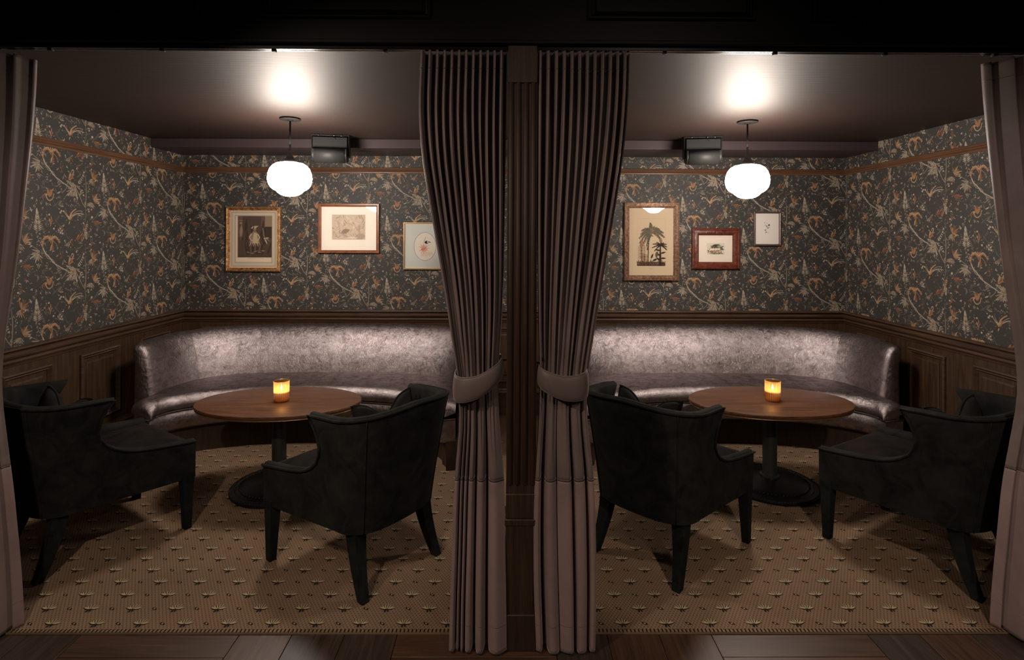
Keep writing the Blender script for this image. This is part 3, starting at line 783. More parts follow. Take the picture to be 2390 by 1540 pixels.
speaker(1.510, radians(-10), 'black loudspeaker under the ceiling beside the right globe lamp')

# ------------------------------------------------------------------ framed pictures
pane_m = bpy.data.materials.new('picture_glass'); pane_m.use_nodes = True
N, L = pane_m.node_tree.nodes, pane_m.node_tree.links; N.remove(N['Principled BSDF']); out = N['Material Output']
tp = N.new('ShaderNodeBsdfTransparent'); gl = N.new('ShaderNodeBsdfGlossy'); gl.inputs['Roughness'].default_value = .03
fr = N.new('ShaderNodeFresnel'); fr.inputs[0].default_value = 1.45
m1 = N.new('ShaderNodeMixShader'); L.new(fr.outputs[0], m1.inputs[0]); L.new(tp.outputs[0], m1.inputs[1]); L.new(gl.outputs[0], m1.inputs[2]); L.new(m1.outputs[0], out.inputs[0])
INK = {}
def ink(c):
    key = tuple(round(v, 3) for v in c)
    if key not in INK: INK[key] = inkmat('ink', key, .8)
    return INK[key]
def picture(cx, cz, w, h, prof, fmat, label, art, name='framed_picture', tilt=.0):
    t = tag(empty(name, (cx, YB, cz)), label, 'picture')
    mm = MB(); rect_ring(mm, 0, 0, w, h, prof, 0); mm.build('frame', fmat, t, auto=30)
    ins = prof[-1][0]; iw, ih = w - 2 * ins, h - 2 * ins; yb = -.006
    P = Print(); mats = []; idx = {}
    def col(c):
        key = tuple(round(v, 3) for v in c)
        if key not in idx: idx[key] = len(mats); mats.append(ink(key))
        return key
    art(P, iw, ih, col)
    mb = MB()
    for q, (pts, c) in enumerate(P.p):
        Q = clip(list(pts), -iw / 2, iw / 2, -ih / 2, ih / 2)
        if not Q: continue
        y = yb - .00001 * q
        mb.add([(a, y, b_) for a, b_ in Q], [tuple(range(len(Q)))], idx[c])
    mb.build('print', mats, t, merge=False)
    mm = MB(); mm.add([(-iw / 2 - .002, -.0135, -ih / 2 - .002), (iw / 2 + .002, -.0135, -ih / 2 - .002), (iw / 2 + .002, -.0135, ih / 2 + .002), (-iw / 2 - .002, -.0135, ih / 2 + .002)], [(0, 1, 2, 3)])
    mm.build('glass_pane', pane_m, t)
    return t
def rectp(P, x0, x1, y0, y1, c): P.poly([(x0, y0), (x1, y0), (x1, y1), (x0, y1)], c)
def ringp(P, x0, x1, y0, y1, wd, c):
    rectp(P, x0, x1, y0, y0 + wd, c); rectp(P, x0, x1, y1 - wd, y1, c); rectp(P, x0, x0 + wd, y0, y1, c); rectp(P, x1 - wd, x1, y0, y1, c)
def art_lady(P0, w, h, c):
    R = random.Random(3); P = P0
    bands = [((.62, .46, .30), 0), ((.36, .30, .23), .012), ((.55, .45, .34), .018), ((.60, .52, .42), .030), ((.36, .31, .24), .040), ((.56, .47, .36), .046), ((.74, .58, .42), .054)]
    for cc, d in bands: rectp(P, -w / 2 + d, w / 2 - d, -h / 2 + d, h / 2 - d, c(cc))
    P = Print()
    x0, x1, y0, y1 = -.116, .106, -.116, .166
    rectp(P, x0 - .004, x1 + .004, y0 - .004, y1 + .004, c((.50, .38, .25)))
    rectp(P, x0, x1, y0, y1, c((.085, .055, .038)))
    D, M_, Lt, H = c((.050, .033, .024)), c((.13, .085, .058)), c((.27, .19, .12)), c((.48, .37, .24))
    # window/curtain and chair masses
    rectp(P, x0, x0 + .03, y0 + .16, y1, M_); rectp(P, x1 - .045, x1, y0 + .21, y1, Lt); rectp(P, x1 - .07, x1 - .045, y0 + .20, y1, M_)
    for i in range(14): P.leaf(R.uniform(x0, x1), R.uniform(y0, y1 - .11), R.uniform(1.2, 1.9), .10, .016, D)
    rectp(P, x1 - .055, x1, y0 + .13, y0 + .205, D)
    P.stroke([(x1 - .06, y0 + .20), (x1 - .05, y0 + .14), (x1 - .045, y0 + .11)], .006, .005, Lt, 3)
    # pale standing figure at left
    P.leaf(-.098, -.00, 1.57, .12, .034, M_); P.dot(-.096, .118, .009, Lt, 8); P.leaf(-.112, .136, 0, .03, .006, Lt); P.leaf(-.098, .02, 1.5, .09, .020, Lt)
    # seated lady
    P.poly([(-.050, -.095), (.050, -.095), (.034, -.010), (.018, .008), (-.022, .008), (-.040, -.012)], D)
    for i in range(7): P.leaf(-.040 + .012 * i, -.092, 1.75 - .07 * i, .085, .013, M_ if i % 2 else D)
    P.poly([(-.040, -.020), (.030, -.022), (.014, .045), (.004, .062), (-.016, .062), (-.030, .040)], Lt)
    P.poly([(-.022, -.022), (.018, -.022), (.006, .050), (-.012, .050)], H)
    P.dot(-.006, .077, .0105, Lt, 10, .013); P.leaf(-.032, .082, .30, .054, .017, H, 4); P.leaf(-.020, .070, 1.2, .030, .008, D)
    P.stroke([(-.026, .045), (-.040, .020), (-.026, .0), (-.004, -.006)], .009, .006, H, 3); P.stroke([(.010, .045), (.026, .020), (.014, -.002)], .009, .006, H, 3)
    for i in range(6): P.leaf(-.026 + .009 * i, -.012, 4.2 + .18 * i, .034, .006, Lt if i % 2 else H)
    P.leaf(.05, .01, 0.2, .04, .012, H); P.leaf(.062, .008, -1.2, .04, .009, H); P.leaf(.055, .02, -.6, .05, .008, Lt)
    for i in range(9): P.leaf(-.06 + .012 * i, -.09 + R.uniform(-.01, .02), R.uniform(-.3, .3), .03, .007, M_ if i % 2 else Lt)
    rectp(P, x0, x1, y0, y0 + .006, D)
    for i in range(9): rectp(P, -.05 + i * .012, -.044 + i * .012, -.124, -.1225, M_)
    for pts, cc in P.p:
        q = clip(list(pts), x0 - .004, x1 + .004, y0 - .02, y1 + .004)
        if q: P0.poly([(a * 1.35 + .018, b_ * 1.29 - .010) for a, b_ in q], cc)
def art_land(P0, w, h, c):
    R = random.Random(5)
    rectp(P0, -w / 2, w / 2, -h / 2, h / 2, c((.86, .79, .70))); P = Print()
    ringp(P, -.128, .120, -.102, .098, .0008, c((.66, .56, .45)))
    x0, x1, y0, y1 = -.108, .104, -.080, .066
    rectp(P, x0, x1, y0, y1, c((.60, .49, .38)))
    D, M_, Lt = c((.33, .24, .18)), c((.46, .35, .27)), c((.72, .60, .47))
    for i in range(90):
        x, y = R.uniform(x0 + .01, x1 - .01), R.uniform(y0 + .005, y1 - .02); t = (y1 - y) / (y1 - y0)
        P.leaf(x, y, R.uniform(.3, 2.8), R.uniform(.015, .045), R.uniform(.002, .006), R.choice([M_, Lt, M_, D]) if R.random() < t + .2 else Lt)
    P.leaf(-.05, -.04, .3, .06, .03, D); P.leaf(-.075, -.03, -.5, .13, .010, M_); P.leaf(.04, -.07, .2, .07, .04, M_); P.leaf(-.02, -.07, 0, .08, .012, Lt)
    for i in range(16): P.leaf(R.uniform(.05, .09), R.uniform(-.07, .05), R.uniform(1, 2), .03, .008, M_)
    ringp(P, x0, x1, y0, y1, .0015, M_)
    for pts, cc in P.p:
        q = clip(list(pts), x0, x1, y0, y1)
        if q: P0.poly([(a * 1.38, b_ * 1.5 + .022) for a, b_ in q], cc)
def art_bird(P, w, h, c):
    rectp(P, -w / 2, w / 2, -h / 2, h / 2, c((.60, .60, .56)))
    ringp(P, -w / 2, w / 2, -h / 2, h / 2, .006, c((.80, .72, .60)))
    P.dot(0, -.004, .0985, c((.14, .15, .18)), 48, .126); P.dot(0, -.004, .0955, c((.74, .66, .57)), 48, .123)
    K = c((.02, .03, .03)); Rr = c((.62, .22, .16)); Pk = c((.72, .42, .30)); G = c((.45, .42, .25)); Wt = c((.8, .78, .72))
    P.stroke([(-.012, .035), (-.003, .055), (.006, .08)], .004, .003, c((.30, .20, .14)), 3)
    P.leaf(-.006, .030, .15, .050, .028, K, 5); P.dot(.026, .036, .009, Wt, 8); P.dot(.028, .036, .005, K, 8); P.leaf(.036, .034, -.2, .02, .006, K)
    for i in range(22):
        a = -2.9 + i * .27; P.leaf(-.010, -.022, a, .052 if i % 2 else .036, .007, [Pk, Rr, Pk, G][i % 4])
    P.leaf(-.035, -.035, .4, .05, .026, Rr, 4)
    for i in range(8): P.leaf(-.02 + .01 * i, -.045, -1.9 + .12 * i, .055, .005, G if i % 2 else Pk)
def art_palm(P, w, h, c):
    R = random.Random(9)
    rectp(P, -w / 2, w / 2, -h / 2, h / 2, c((.60, .46, .31)))
    ringp(P, -.125, .125, -.20, .205, .001, c((.42, .32, .22)))
    K, Gn, Gm, Br, Tn = c((.035, .026, .018)), c((.10, .088, .062)), c((.17, .145, .10)), c((.12, .055, .030)), c((.30, .16, .09))
    gx0, gx1, gb = -.126, .124, -.213
    rectp(P, gx0, gx1, gb, gb + .035, Br)
    for i in range(60): P.leaf(R.uniform(gx0, gx1 - .01), gb + R.uniform(.0, .03), R.uniform(.8, 2.3), R.uniform(.015, .04), .006, R.choice([K, Br, Tn, Gn]))
    rectp(P, gx0, gx1, gb - .002, gb + .006, K)
    P.stroke([(-.028, gb), (-.028, -.12), (-.022, .0), (-.005, .085)], .008, .006, K, 5)
    cx, cy = .0, .100
    for a, l in ((2.95, .10), (2.6, .105), (3.3, .115), (3.65, .125), (3.95, .12), (2.2, .07), (1.6, .075), (1.1, .085), (.7, .10), (.3, .115), (-.05, .12), (-.4, .105), (4.25, .10)):
        pts = []
        for k in range(6):
            t = k / 5; ang = a + (-.0 if cos(a) > 0 else .0); x = cx + cos(a) * l * t; y = cy + sin(a) * l * t - .055 * t * t * (1 if abs(cos(a)) > .2 else .2); pts.append((x, y))
        P.stroke(pts, .020, .004, Gn, 2)
        for k in range(1, 6):
            for m_ in (0, .5):
                x, y = lerp(pts[k - 1][0], pts[k][0], m_), lerp(pts[k - 1][1], pts[k][1], m_)
                dr = math.atan2(pts[k][1] - pts[k - 1][1], pts[k][0] - pts[k - 1][0])
                P.leaf(x, y, (dr - .75) if cos(dr) >= 0 else (dr + .75), .036 - .003 * k, .007, Gn if (k + int(2 * m_)) % 2 else Gm)
                if k < 4: P.leaf(x, y, (dr + .55) if cos(dr) >= 0 else (dr - .55), .022, .006, Gm)
    for i in range(16): P.dot(cx + R.uniform(-.02, .05), cy + R.uniform(-.05, .01), .006, Tn, 6)
    # banana plant at right
    bx, by = .082, -.03
    P.stroke([(bx + .002, gb), (bx, -.12), (bx - .003, by)], .012, .008, K, 3); P.stroke([(bx - .012, gb), (bx - .006, -.10), (bx - .004, by)], .006, .006, K, 3)
    for a, l in ((.9, .05), (.45, .06), (.05, .055), (-.4, .06), (2.3, .06), (2.75, .075), (3.2, .075), (3.7, .065), (1.4, .05)):
        pts = [(bx + cos(a) * l * t, by + sin(a) * l * t - .02 * t * t) for t in (0, .33, .66, 1)]; P.stroke(pts, .012, .006, K, 2)
    for i in range(6): P.leaf(bx, -.08 - .022 * i, (.3 if i % 2 else 2.9) - .1 * i, .05, .014, K)
    P.leaf(bx - .03, -.085, -1.7, .06, .025, Gn, 5); P.leaf(bx + .002, -.01, 1.6, .05, .022, Tn, 4); P.leaf(-.002, -.15, 1.2, .05, .014, K); P.leaf(.01, -.17, .4, .05, .018, K)
    # spiky plants at left
    for px, top in ((-.085, .02), (-.06, -.06)):
        P.stroke([(px, gb), (px, top - .05)], .006, .004, Br, 2)
        for i in range(9 if top > 0 else 6):
            z = -.06 - .014 * i + top
            for s2 in (-1, 1): P.stroke([(px, z), (px + s2 * .018, z + .008), (px + s2 * .034, z - .008)], .004, .002, Br if i % 2 else Tn, 2)
    P.leaf(-.085, -.05, 1.57, .075, .030, Tn, 5); P.leaf(-.038, -.08, 1.3, .06, .012, Br)
    for i in range(4): rectp(P, -.018 + i * .010, -.012 + i * .010, -.242, -.240, c((.30, .22, .15)))
def art_village(P, w, h, c):
    R = random.Random(2)
    rectp(P, -w / 2, w / 2, -h / 2, h / 2, c((.70, .62, .53)))
    rectp(P, -.078, .080, -.052, .050, c((.60, .54, .46)))
    K, Gn, G2, Rf, Wh = c((.05, .055, .045)), c((.12, .13, .085)), c((.25, .23, .13)), c((.42, .22, .13)), c((.74, .66, .58))
    P.poly([(-.05, .0), (-.008, .040), (.03, .005)], Gn); P.poly([(.02, .0), (.05, .022), (.078, -.01), (.02, -.02)], Gn)
    P.leaf(-.04, .0, .5, .08, .04, K, 4)
    for i in range(26): P.leaf(R.uniform(-.075, .06), R.uniform(-.04, .02), R.uniform(0, 3.1), .02, .009, R.choice([K, Gn, G2]))
    for x in (-.05, -.028, -.005, .02): rectp(P, x, x + .020, -.012, .002, Wh); P.poly([(x - .002, .002), (x + .022, .002), (x + .010, .012)], Rf)
    P.leaf(-.07, -.026, .02, .12, .016, Rf, 4); P.leaf(-.06, -.042, 0, .14, .016, G2, 4)
    for i in range(14): P.leaf(R.uniform(-.07, .07), R.uniform(-.05, -.03), R.uniform(0, 3.1), .016, .007, R.choice([K, Gn, G2]))
    P.leaf(.03, .018, 1.2, .028, .006, Gn); P.leaf(.033, .018, 1.8, .028, .006, Gn); P.leaf(.034, .02, .5, .022, .006, Gn)
def art_sprig(P, w, h, c):
    rectp(P, -w / 2, w / 2, -h / 2, h / 2, c((.70, .645, .59)))
    ringp(P, -w / 2, w / 2, -h / 2, h / 2, .004, c((.82, .76, .70)))
    K, G, Lg = c((.045, .045, .045)), c((.20, .19, .175)), c((.42, .38, .34))
    P.stroke([(-.015, -.05), (-.012, -.02), (-.002, .01), (-.018, .045)], .0015, .001, G, 3); P.stroke([(-.002, .01), (.012, .03)], .0015, .001, G, 2)
    for x, y, s, q in ((.017, .033, .011, K), (-.004, .024, .009, G), (.008, .008, .009, G), (-.016, -.012, .009, G), (-.008, -.03, .007, K), (-.022, .055, .007, Lg), (.020, .012, .006, Lg), (.0, .05, .006, Lg), (-.018, .03, .006, Lg), (.006, -.035, .006, Lg)):
        for k in range(5): P.leaf(x, y, k * 1.257, s, s * .6, q)
gold_m = mat('gilt_frame', (.48, .26, .10), .42, .5, .55); n = noise(gold_m, 46, 5, .7, (1, 1, 1), 'Object', 1)
ramp(gold_m, n.outputs['Fac'], [(.35, (.16, .06, .025)), (.5, (.42, .21, .08)), (.68, (.75, .50, .26))], 'Base Color'); bump(gold_m, n.outputs['Fac'], .9, .006)
wood_f = wood('frame_walnut', (.15, .05, .022), (.24, .088, .04), (.30, .12, .06), .34, (1, 1, 1), 12)
thin_gold = mat('thin_gold_frame', (.62, .42, .22), .32, .5, .6)
bronze_f = mat('bronze_frame', (.30, .17, .10), .42, .5, .4); n = noise(bronze_f, 60, 5, .7, (1, 1, 1), 'Object', .5)
ramp(bronze_f, n.outputs['Fac'], [(.35, (.10, .050, .032)), (.55, (.27, .145, .085)), (.7, (.46, .30, .19))], 'Base Color')
red_f = mat('carved_mahogany', (.13, .028, .014), .38, .5); n = noise(red_f, 34, 4, .6, (1, 1, 1), 'Object', .6)
ramp(red_f, n.outputs['Fac'], [(.35, (.07, .014, .008)), (.6, (.15, .034, .017))], 'Base Color'); bump(red_f, n.outputs['Fac'], .8, .006)
silver_f = mat('dark_silver_frame', (.24, .19, .17), .28, .5, .8)
pf = lambda seq: seq
picture(-2.253, 1.559, .482, .574, [(0, 0), (0, .020), (.004, .026), (.012, .030), (.018, .024), (.022, .016), (.028, .020), (.032, .014), (.034, .005)], gold_m, 'engraving of a seated lady in ornate gilt frame, hanging left of the left lamp', art_lady)
picture(-1.412, 1.657, .539, .438, [(0, 0), (0, .022), (.003, .026), (.016, .026), (.022, .020), (.027, .015), (.027, .005)], wood_f, 'pale landscape etching with wide cream mat in walnut frame, middle of left booth wall', art_land)
picture(-.740, 1.504, .381, .416, [(0, 0), (0, .018), (.002, .021), (.007, .021), (.011, .017), (.013, .005)], thin_gold, 'oval bird print on pale blue mat in thin gold frame, half hidden by curtain', art_bird)
picture(1.267, 1.550, .487, .691, [(0, 0), (0, .026), (.004, .032), (.012, .034), (.016, .028), (.026, .030), (.034, .024), (.040, .026), (.045, .016), (.048, .005)], bronze_f, 'tall tan palm tree engraving in bronze frame, nearest the right centre curtain', art_palm)
picture(1.838, 1.490, .429, .365, [(0, 0), (0, .022), (.006, .030), (.016, .034), (.022, .028), (.034, .032), (.046, .032), (.056, .024), (.062, .018), (.065, .005)], red_f, 'small village print in wide carved mahogany frame, under the right speaker', art_village)
picture(2.297, 1.668, .242, .304, [(0, 0), (0, .020), (.003, .024), (.010, .022), (.016, .015), (.018, .005)], silver_f, 'small grey floral sprig print in dark silver frame, under the right lamp', art_sprig)

# ------------------------------------------------------------------ centre pilaster
pil = tag(empty('fluted_pilaster', (.052, 2.14, 0)), 'narrow fluted dark oak pilaster between the two centre curtains', 'pilaster')
m = MB(); m.box(-.058, .058, -.044, .05, .36, 2.222); o = m.build('shaft', oak_post, pil)
for k in range(4):
    xx = -.0435 + .029 * k
    mm = MB(); P = [[(xx + (.0105) * sin(a), -.044 - .0085 * cos(a), z) for a in [(-90 + 22.5 * q) * pi / 180 for q in range(9)]] for z in (.64, 2.20)]
    P = [[(xx, -.044, .628)] * 9] + P + [[(xx, -.044, 2.212)] * 9]
    mm.grid(P); mm.build('reed', oak_post, pil, smooth=True)
m = MB(); m.box(-.056, .056, -.053, .052, 2.190, 2.3335); m.build('capital_block', oak_post, pil, bevel=.002)
m = MB(); m.box(-.060, .060, -.052, .052, .0, .48); m.box(-.063, .063, -.056, .055, .48, .505); m.box(-.059, .059, -.048, .052, .505, .60); m.box(-.064, .064, -.060, .058, 0, .14); m.build('base_block', oak_post, pil, bevel=.003)

# ------------------------------------------------------------------ curtain tracks
for x0, x1, side in ((-2.30, -.004, 'left'), (.108, 2.40, 'right')):
    t = tag(empty('curtain_track', ((x0 + x1) / 2, 2.13, 2.338)), 'slim black metal curtain track over the %s opening' % side, 'track')
    hw = (x1 - x0) / 2
    m = MB(); m.box(-hw, hw, -.022, -.008, -.016, .012); m.box(-hw, hw, .008, .020, -.012, .012); m.box(-hw, hw, -.022, .02, -.002, .012); m.build('rail', black_gloss, t, bevel=.0015)
    for q in range(4):
        xx = -hw + 2 * hw * (.22 + .19 * q); mm = MB(); mm.box(xx - .008, xx + .008, -.010, .006, -.022, -.010); mm.build('glider', black_flat, t, bevel=.002)

# ------------------------------------------------------------------ curtains
def curtain(name, label, edges, yc, seed, npl, nlow, tie, taps, seamz=.654, ztop=2.318, zhem=.012, thick=.0025, lowpull=None, foldback=0, tip=None, valleys=((.2, .03), (.5, .03), (.8, .03))):
    """edges: (z, xl, xr); taps: (z, amp_high, amp_low) amplitude of pleats / broad folds"""
    cx = sum(interp(edges, .4)) / 2
    t = tag(empty(name, (cx, yc, 0)), label, 'curtain')
    R = random.Random(seed); ph = [R.uniform(0, 6.28) for _ in range(8)]
    NU = npl * 16
    def pt(u, z):
        es = [interp(edges, z + dz) for dz in (-.14, -.07, 0, .07, .14)]; xl, xr = sum(e[0] for e in es) / 5, sum(e[1] for e in es) / 5; ah, al, yo = interp(taps, z)
        k = min(1, max(0, (ztop - .09 - z) / 1.0))
        wob = (.018 * sin(2 * pi * 1.7 * u + ph[0]) + .012 * sin(2 * pi * 3.1 * u + ph[1] + z)) * k
        uu = u + wob * 4 * u * (1 - u)
        p = 2 * pi * npl * (u + .25 * wob)
        s1 = sin(p); pl_ = s1 + .12 * sin(3 * p)
        # every pleat has its own depth lower down
        pk = .58 + .46 * sin(1.9 * math.floor(npl * u + .25) + ph[2]) ; pl_ *= lerp(1, pk, k)
        uv = u + .02 * sin(z * 2.6 + ph[3]) * sin(pi * u)
        f = 1.0
        for vk, wk in valleys: f = min(f, 1 - math.exp(-((uv - vk) / wk) ** 2))
        vs_ = [0.0] + [v[0] for v in valleys] + [1.0]; bump_ = 0
        for va, vb in zip(vs_, vs_[1:]):
            if va <= uv <= vb: bump_ = sin(pi * (uv - va) / (vb - va)) * min(1, (vb - va) * 4)
        s2 = 2 * f - 1 + .55 * bump_ - .3 + .08 * sin(2 * pi * nlow * u + ph[5] + z)
        y = yc + yo - ah * pl_ - al * s2
        x = lerp(xl, xr, uu) + ah * (.10 * cos(p) + .24 * s1) * min(1, 6 * u * (1 - u)) 
        if foldback:
            e = (1 - u) if foldback > 0 else u
            y += .10 * math.exp(-(e / .10) ** 2) * 1.0
        return x - cx, y - yc, z
    def sheet(zs, off=0):
        return [[(lambda P: (P[0], P[1] - off, P[2]))(pt(i / NU, z)) for i in range(NU + 1)] for z in zs]
    zs = [seamz + (ztop - seamz) * i / 110 for i in range(111)]
    mm = MB(); G = sheet(zs)
    mm.grid(G); mm.build('drape', curt_m, t, smooth=True, solid=thick)
    zs = [zhem + (seamz + .004 - zhem) * i / 46 for i in range(47)]
    G = sheet(zs)
    # hem line dips towards the front folds
    if tip:
        G[0] = [(a, b - .0, c) for a, b, c in G[0]]
    mm = MB(); mm.grid(G); mm.build('lower_panel', curt_low, t, smooth=True, solid=thick * 1.5)
    for z, nm, r_ in ((seamz + .001, 'seam', .0028), (2.247, 'heading_seam', .0018), (zhem + .10, 'hem_seam', .0012)):
        mm = MB(); mm.tube([(x, y - .0022, q) for x, y, q in [pt(i / NU, z) for i in range(NU + 1)]], r_, 5)
        mm.build(nm, tie_m if nm != 'seam' else welt_m, t, smooth=True)
    # pinch tops
    if tie:
        (tx, ty, tz, rx, ry, slx, hh, sly) = tie
        mm = MB(); rows = []; n = 56
        for j, (dz, ex) in enumerate(((-hh, .0), (-hh + .006, .004), (-hh * .5, .007), (0, .008), (hh * .5, .006), (hh - .006, .003), (hh, .0))):
            row = []
            for k in range(n):
                a = 2 * pi * k / n; c_, s_ = cos(a), sin(a)
                x = (rx + ex) * sgnpow(c_, .85); y = (ry + ex) * sgnpow(s_, .85)
                row.append((tx - cx + x, ty - yc + y, tz + dz * (1 - .16 * slx * x / rx / abs(slx) if slx else 1) + slx * x + sly * y - .012 * (1 - abs(c_)) * (1 if s_ < 0 else -.2)))
            rows.append(row)
        mm.grid(rows, closed_v=True); tb_ = mm.build('tieback', tie_m, t, smooth=True, solid=.004)
        for r_ in (rows[0], rows[-1]):
            mm = MB(); mm.tube(r_, .0035, 6, closed=True); mm.build('piping', tie_m, tb_, smooth=True)
    return t
HT = [(2.32, .032, .000, 0.0), (2.245, .034, .0, 0), (1.9, .033, .004, 0), (1.5, .028, .008, 0), (1.15, .017, .012, 0), (1.02, .009, .012, 0), (.90, .003, .018, 0), (.70, .0, .027, -.008), (.3, .0, .034, -.022), (0, .0, .036, -.028)]
def tie_hook(x, y, z, s, label):
    t = tag(empty('tieback_hook', (x, y, z)), label, 'hook')
    mm = MB(); mm.lathe([(0, -.006), (.012, -.006), (.014, 0), (.012, .004), (0, .006)], 16); o = mm.build('rosette', dark_metal, t, smooth=True); o.rotation_euler = (0, pi / 2, 0)
    mm = MB(); mm.tube([(0, 0, 0), (-s * .012, -.004, -.002), (-s * .024, -.010, 0), (-s * .030, -.012, .010), (-s * .028, -.012, .020)], .0032, 8); mm.build('hook_arm', dark_metal, t, smooth=True)
# centre pair
curtain('velvet_curtain', 'brown velvet curtain tied back just left of the centre pilaster', 
        [(2.32, -.343, -.010), (2.20, -.350, -.012), (2.02, -.357, -.014), (1.72, -.309, -.016), (1.295, -.231, -.022), (1.08, -.205, -.040), (.98, -.180, -.046), (.90, -.180, -.040), (.80, -.195, -.024), (.654, -.207, -.012), (.334, -.212, -.008), (.10, -.222, -.002), (0, -.220, -.002)],
        2.125, 4, 12, 3.4, (-.116, 2.115, 1.052, .090, .058, .42, .042, .30), HT, valleys=((.10, .022), (.19, .030), (.28, .020), (.44, .034), (.64, .034)))
curtain('velvet_curtain', 'brown velvet curtain tied back just right of the centre pilaster',
        [(2.32, .114, .474), (2.20, .112, .470), (2.02, .112, .464), (1.72, .112, .420), (1.45, .114, .372), (1.09, .122, .316), (.98, .130, .298), (.90, .124, .300), (.80, .112, .322), (.654, .104, .336), (.334, .100, .342), (.10, .108, .340), (0, .116, .334)],
        2.125, 9, 12, 2.6, (.213, 2.115, 1.045, .093, .058, -.16, .044, .25), HT, valleys=((.15, .040), (.38, .008), (.66, .036), (.88, .020)))
# outer pair
HO = [(2.32, .030, .000, 0.0), (1.9, .024, .006, 0), (1.5, .018, .012, 0), (1.10, .008, .014, 0), (.90, .005, .018, 0), (.65, .003, .028, 0), (.3, .002, .034, .0), (0, .0015, .038, .0)]
curtain('velvet_curtain', 'brown velvet curtain at the far left edge of the picture',
        [(2.32, -2.29, -1.955), (2.095, -2.29, -1.96), (1.508, -2.28, -2.015), (1.206, -2.26, -2.06), (1.02, -2.26, -2.08), (.88, -2.26, -2.065), (.654, -2.28, -2.02), (.166, -2.30, -1.965), (0, -2.30, -1.96)],
        2.135, 21, 12, 5.3, (-2.170, 2.125, 1.04, .100, .062, -.3, .048, .25), HO, foldback=1, valleys=((.2, .03), (.42, .03), (.62, .03), (.78, .022), (.91, .022)))
curtain('velvet_curtain', 'brown velvet curtain at the far right edge of the picture',
        [(2.32, 1.955, 2.38), (2.03, 1.98, 2.38), (1.52, 2.04, 2.37), (1.13, 2.095, 2.36), (1.02, 2.115, 2.36), (.88, 2.105, 2.36), (.69, 2.045, 2.37), (.114, 1.985, 2.38), (0, 1.98, 2.38)],
        2.135, 33, 12, 5.3, (2.238, 2.125, 1.04, .130, .062, .25, .048, .25), HO, foldback=-1, valleys=((.09, .022), (.22, .024), (.38, .03), (.6, .03), (.8, .03)))
tie_hook(.000, 2.118, 1.115, 1, 'small dark tieback hook on the left side of the pilaster')
tie_hook(.104, 2.118, 1.105, -1, 'small dark tieback hook on the right side of the pilaster')

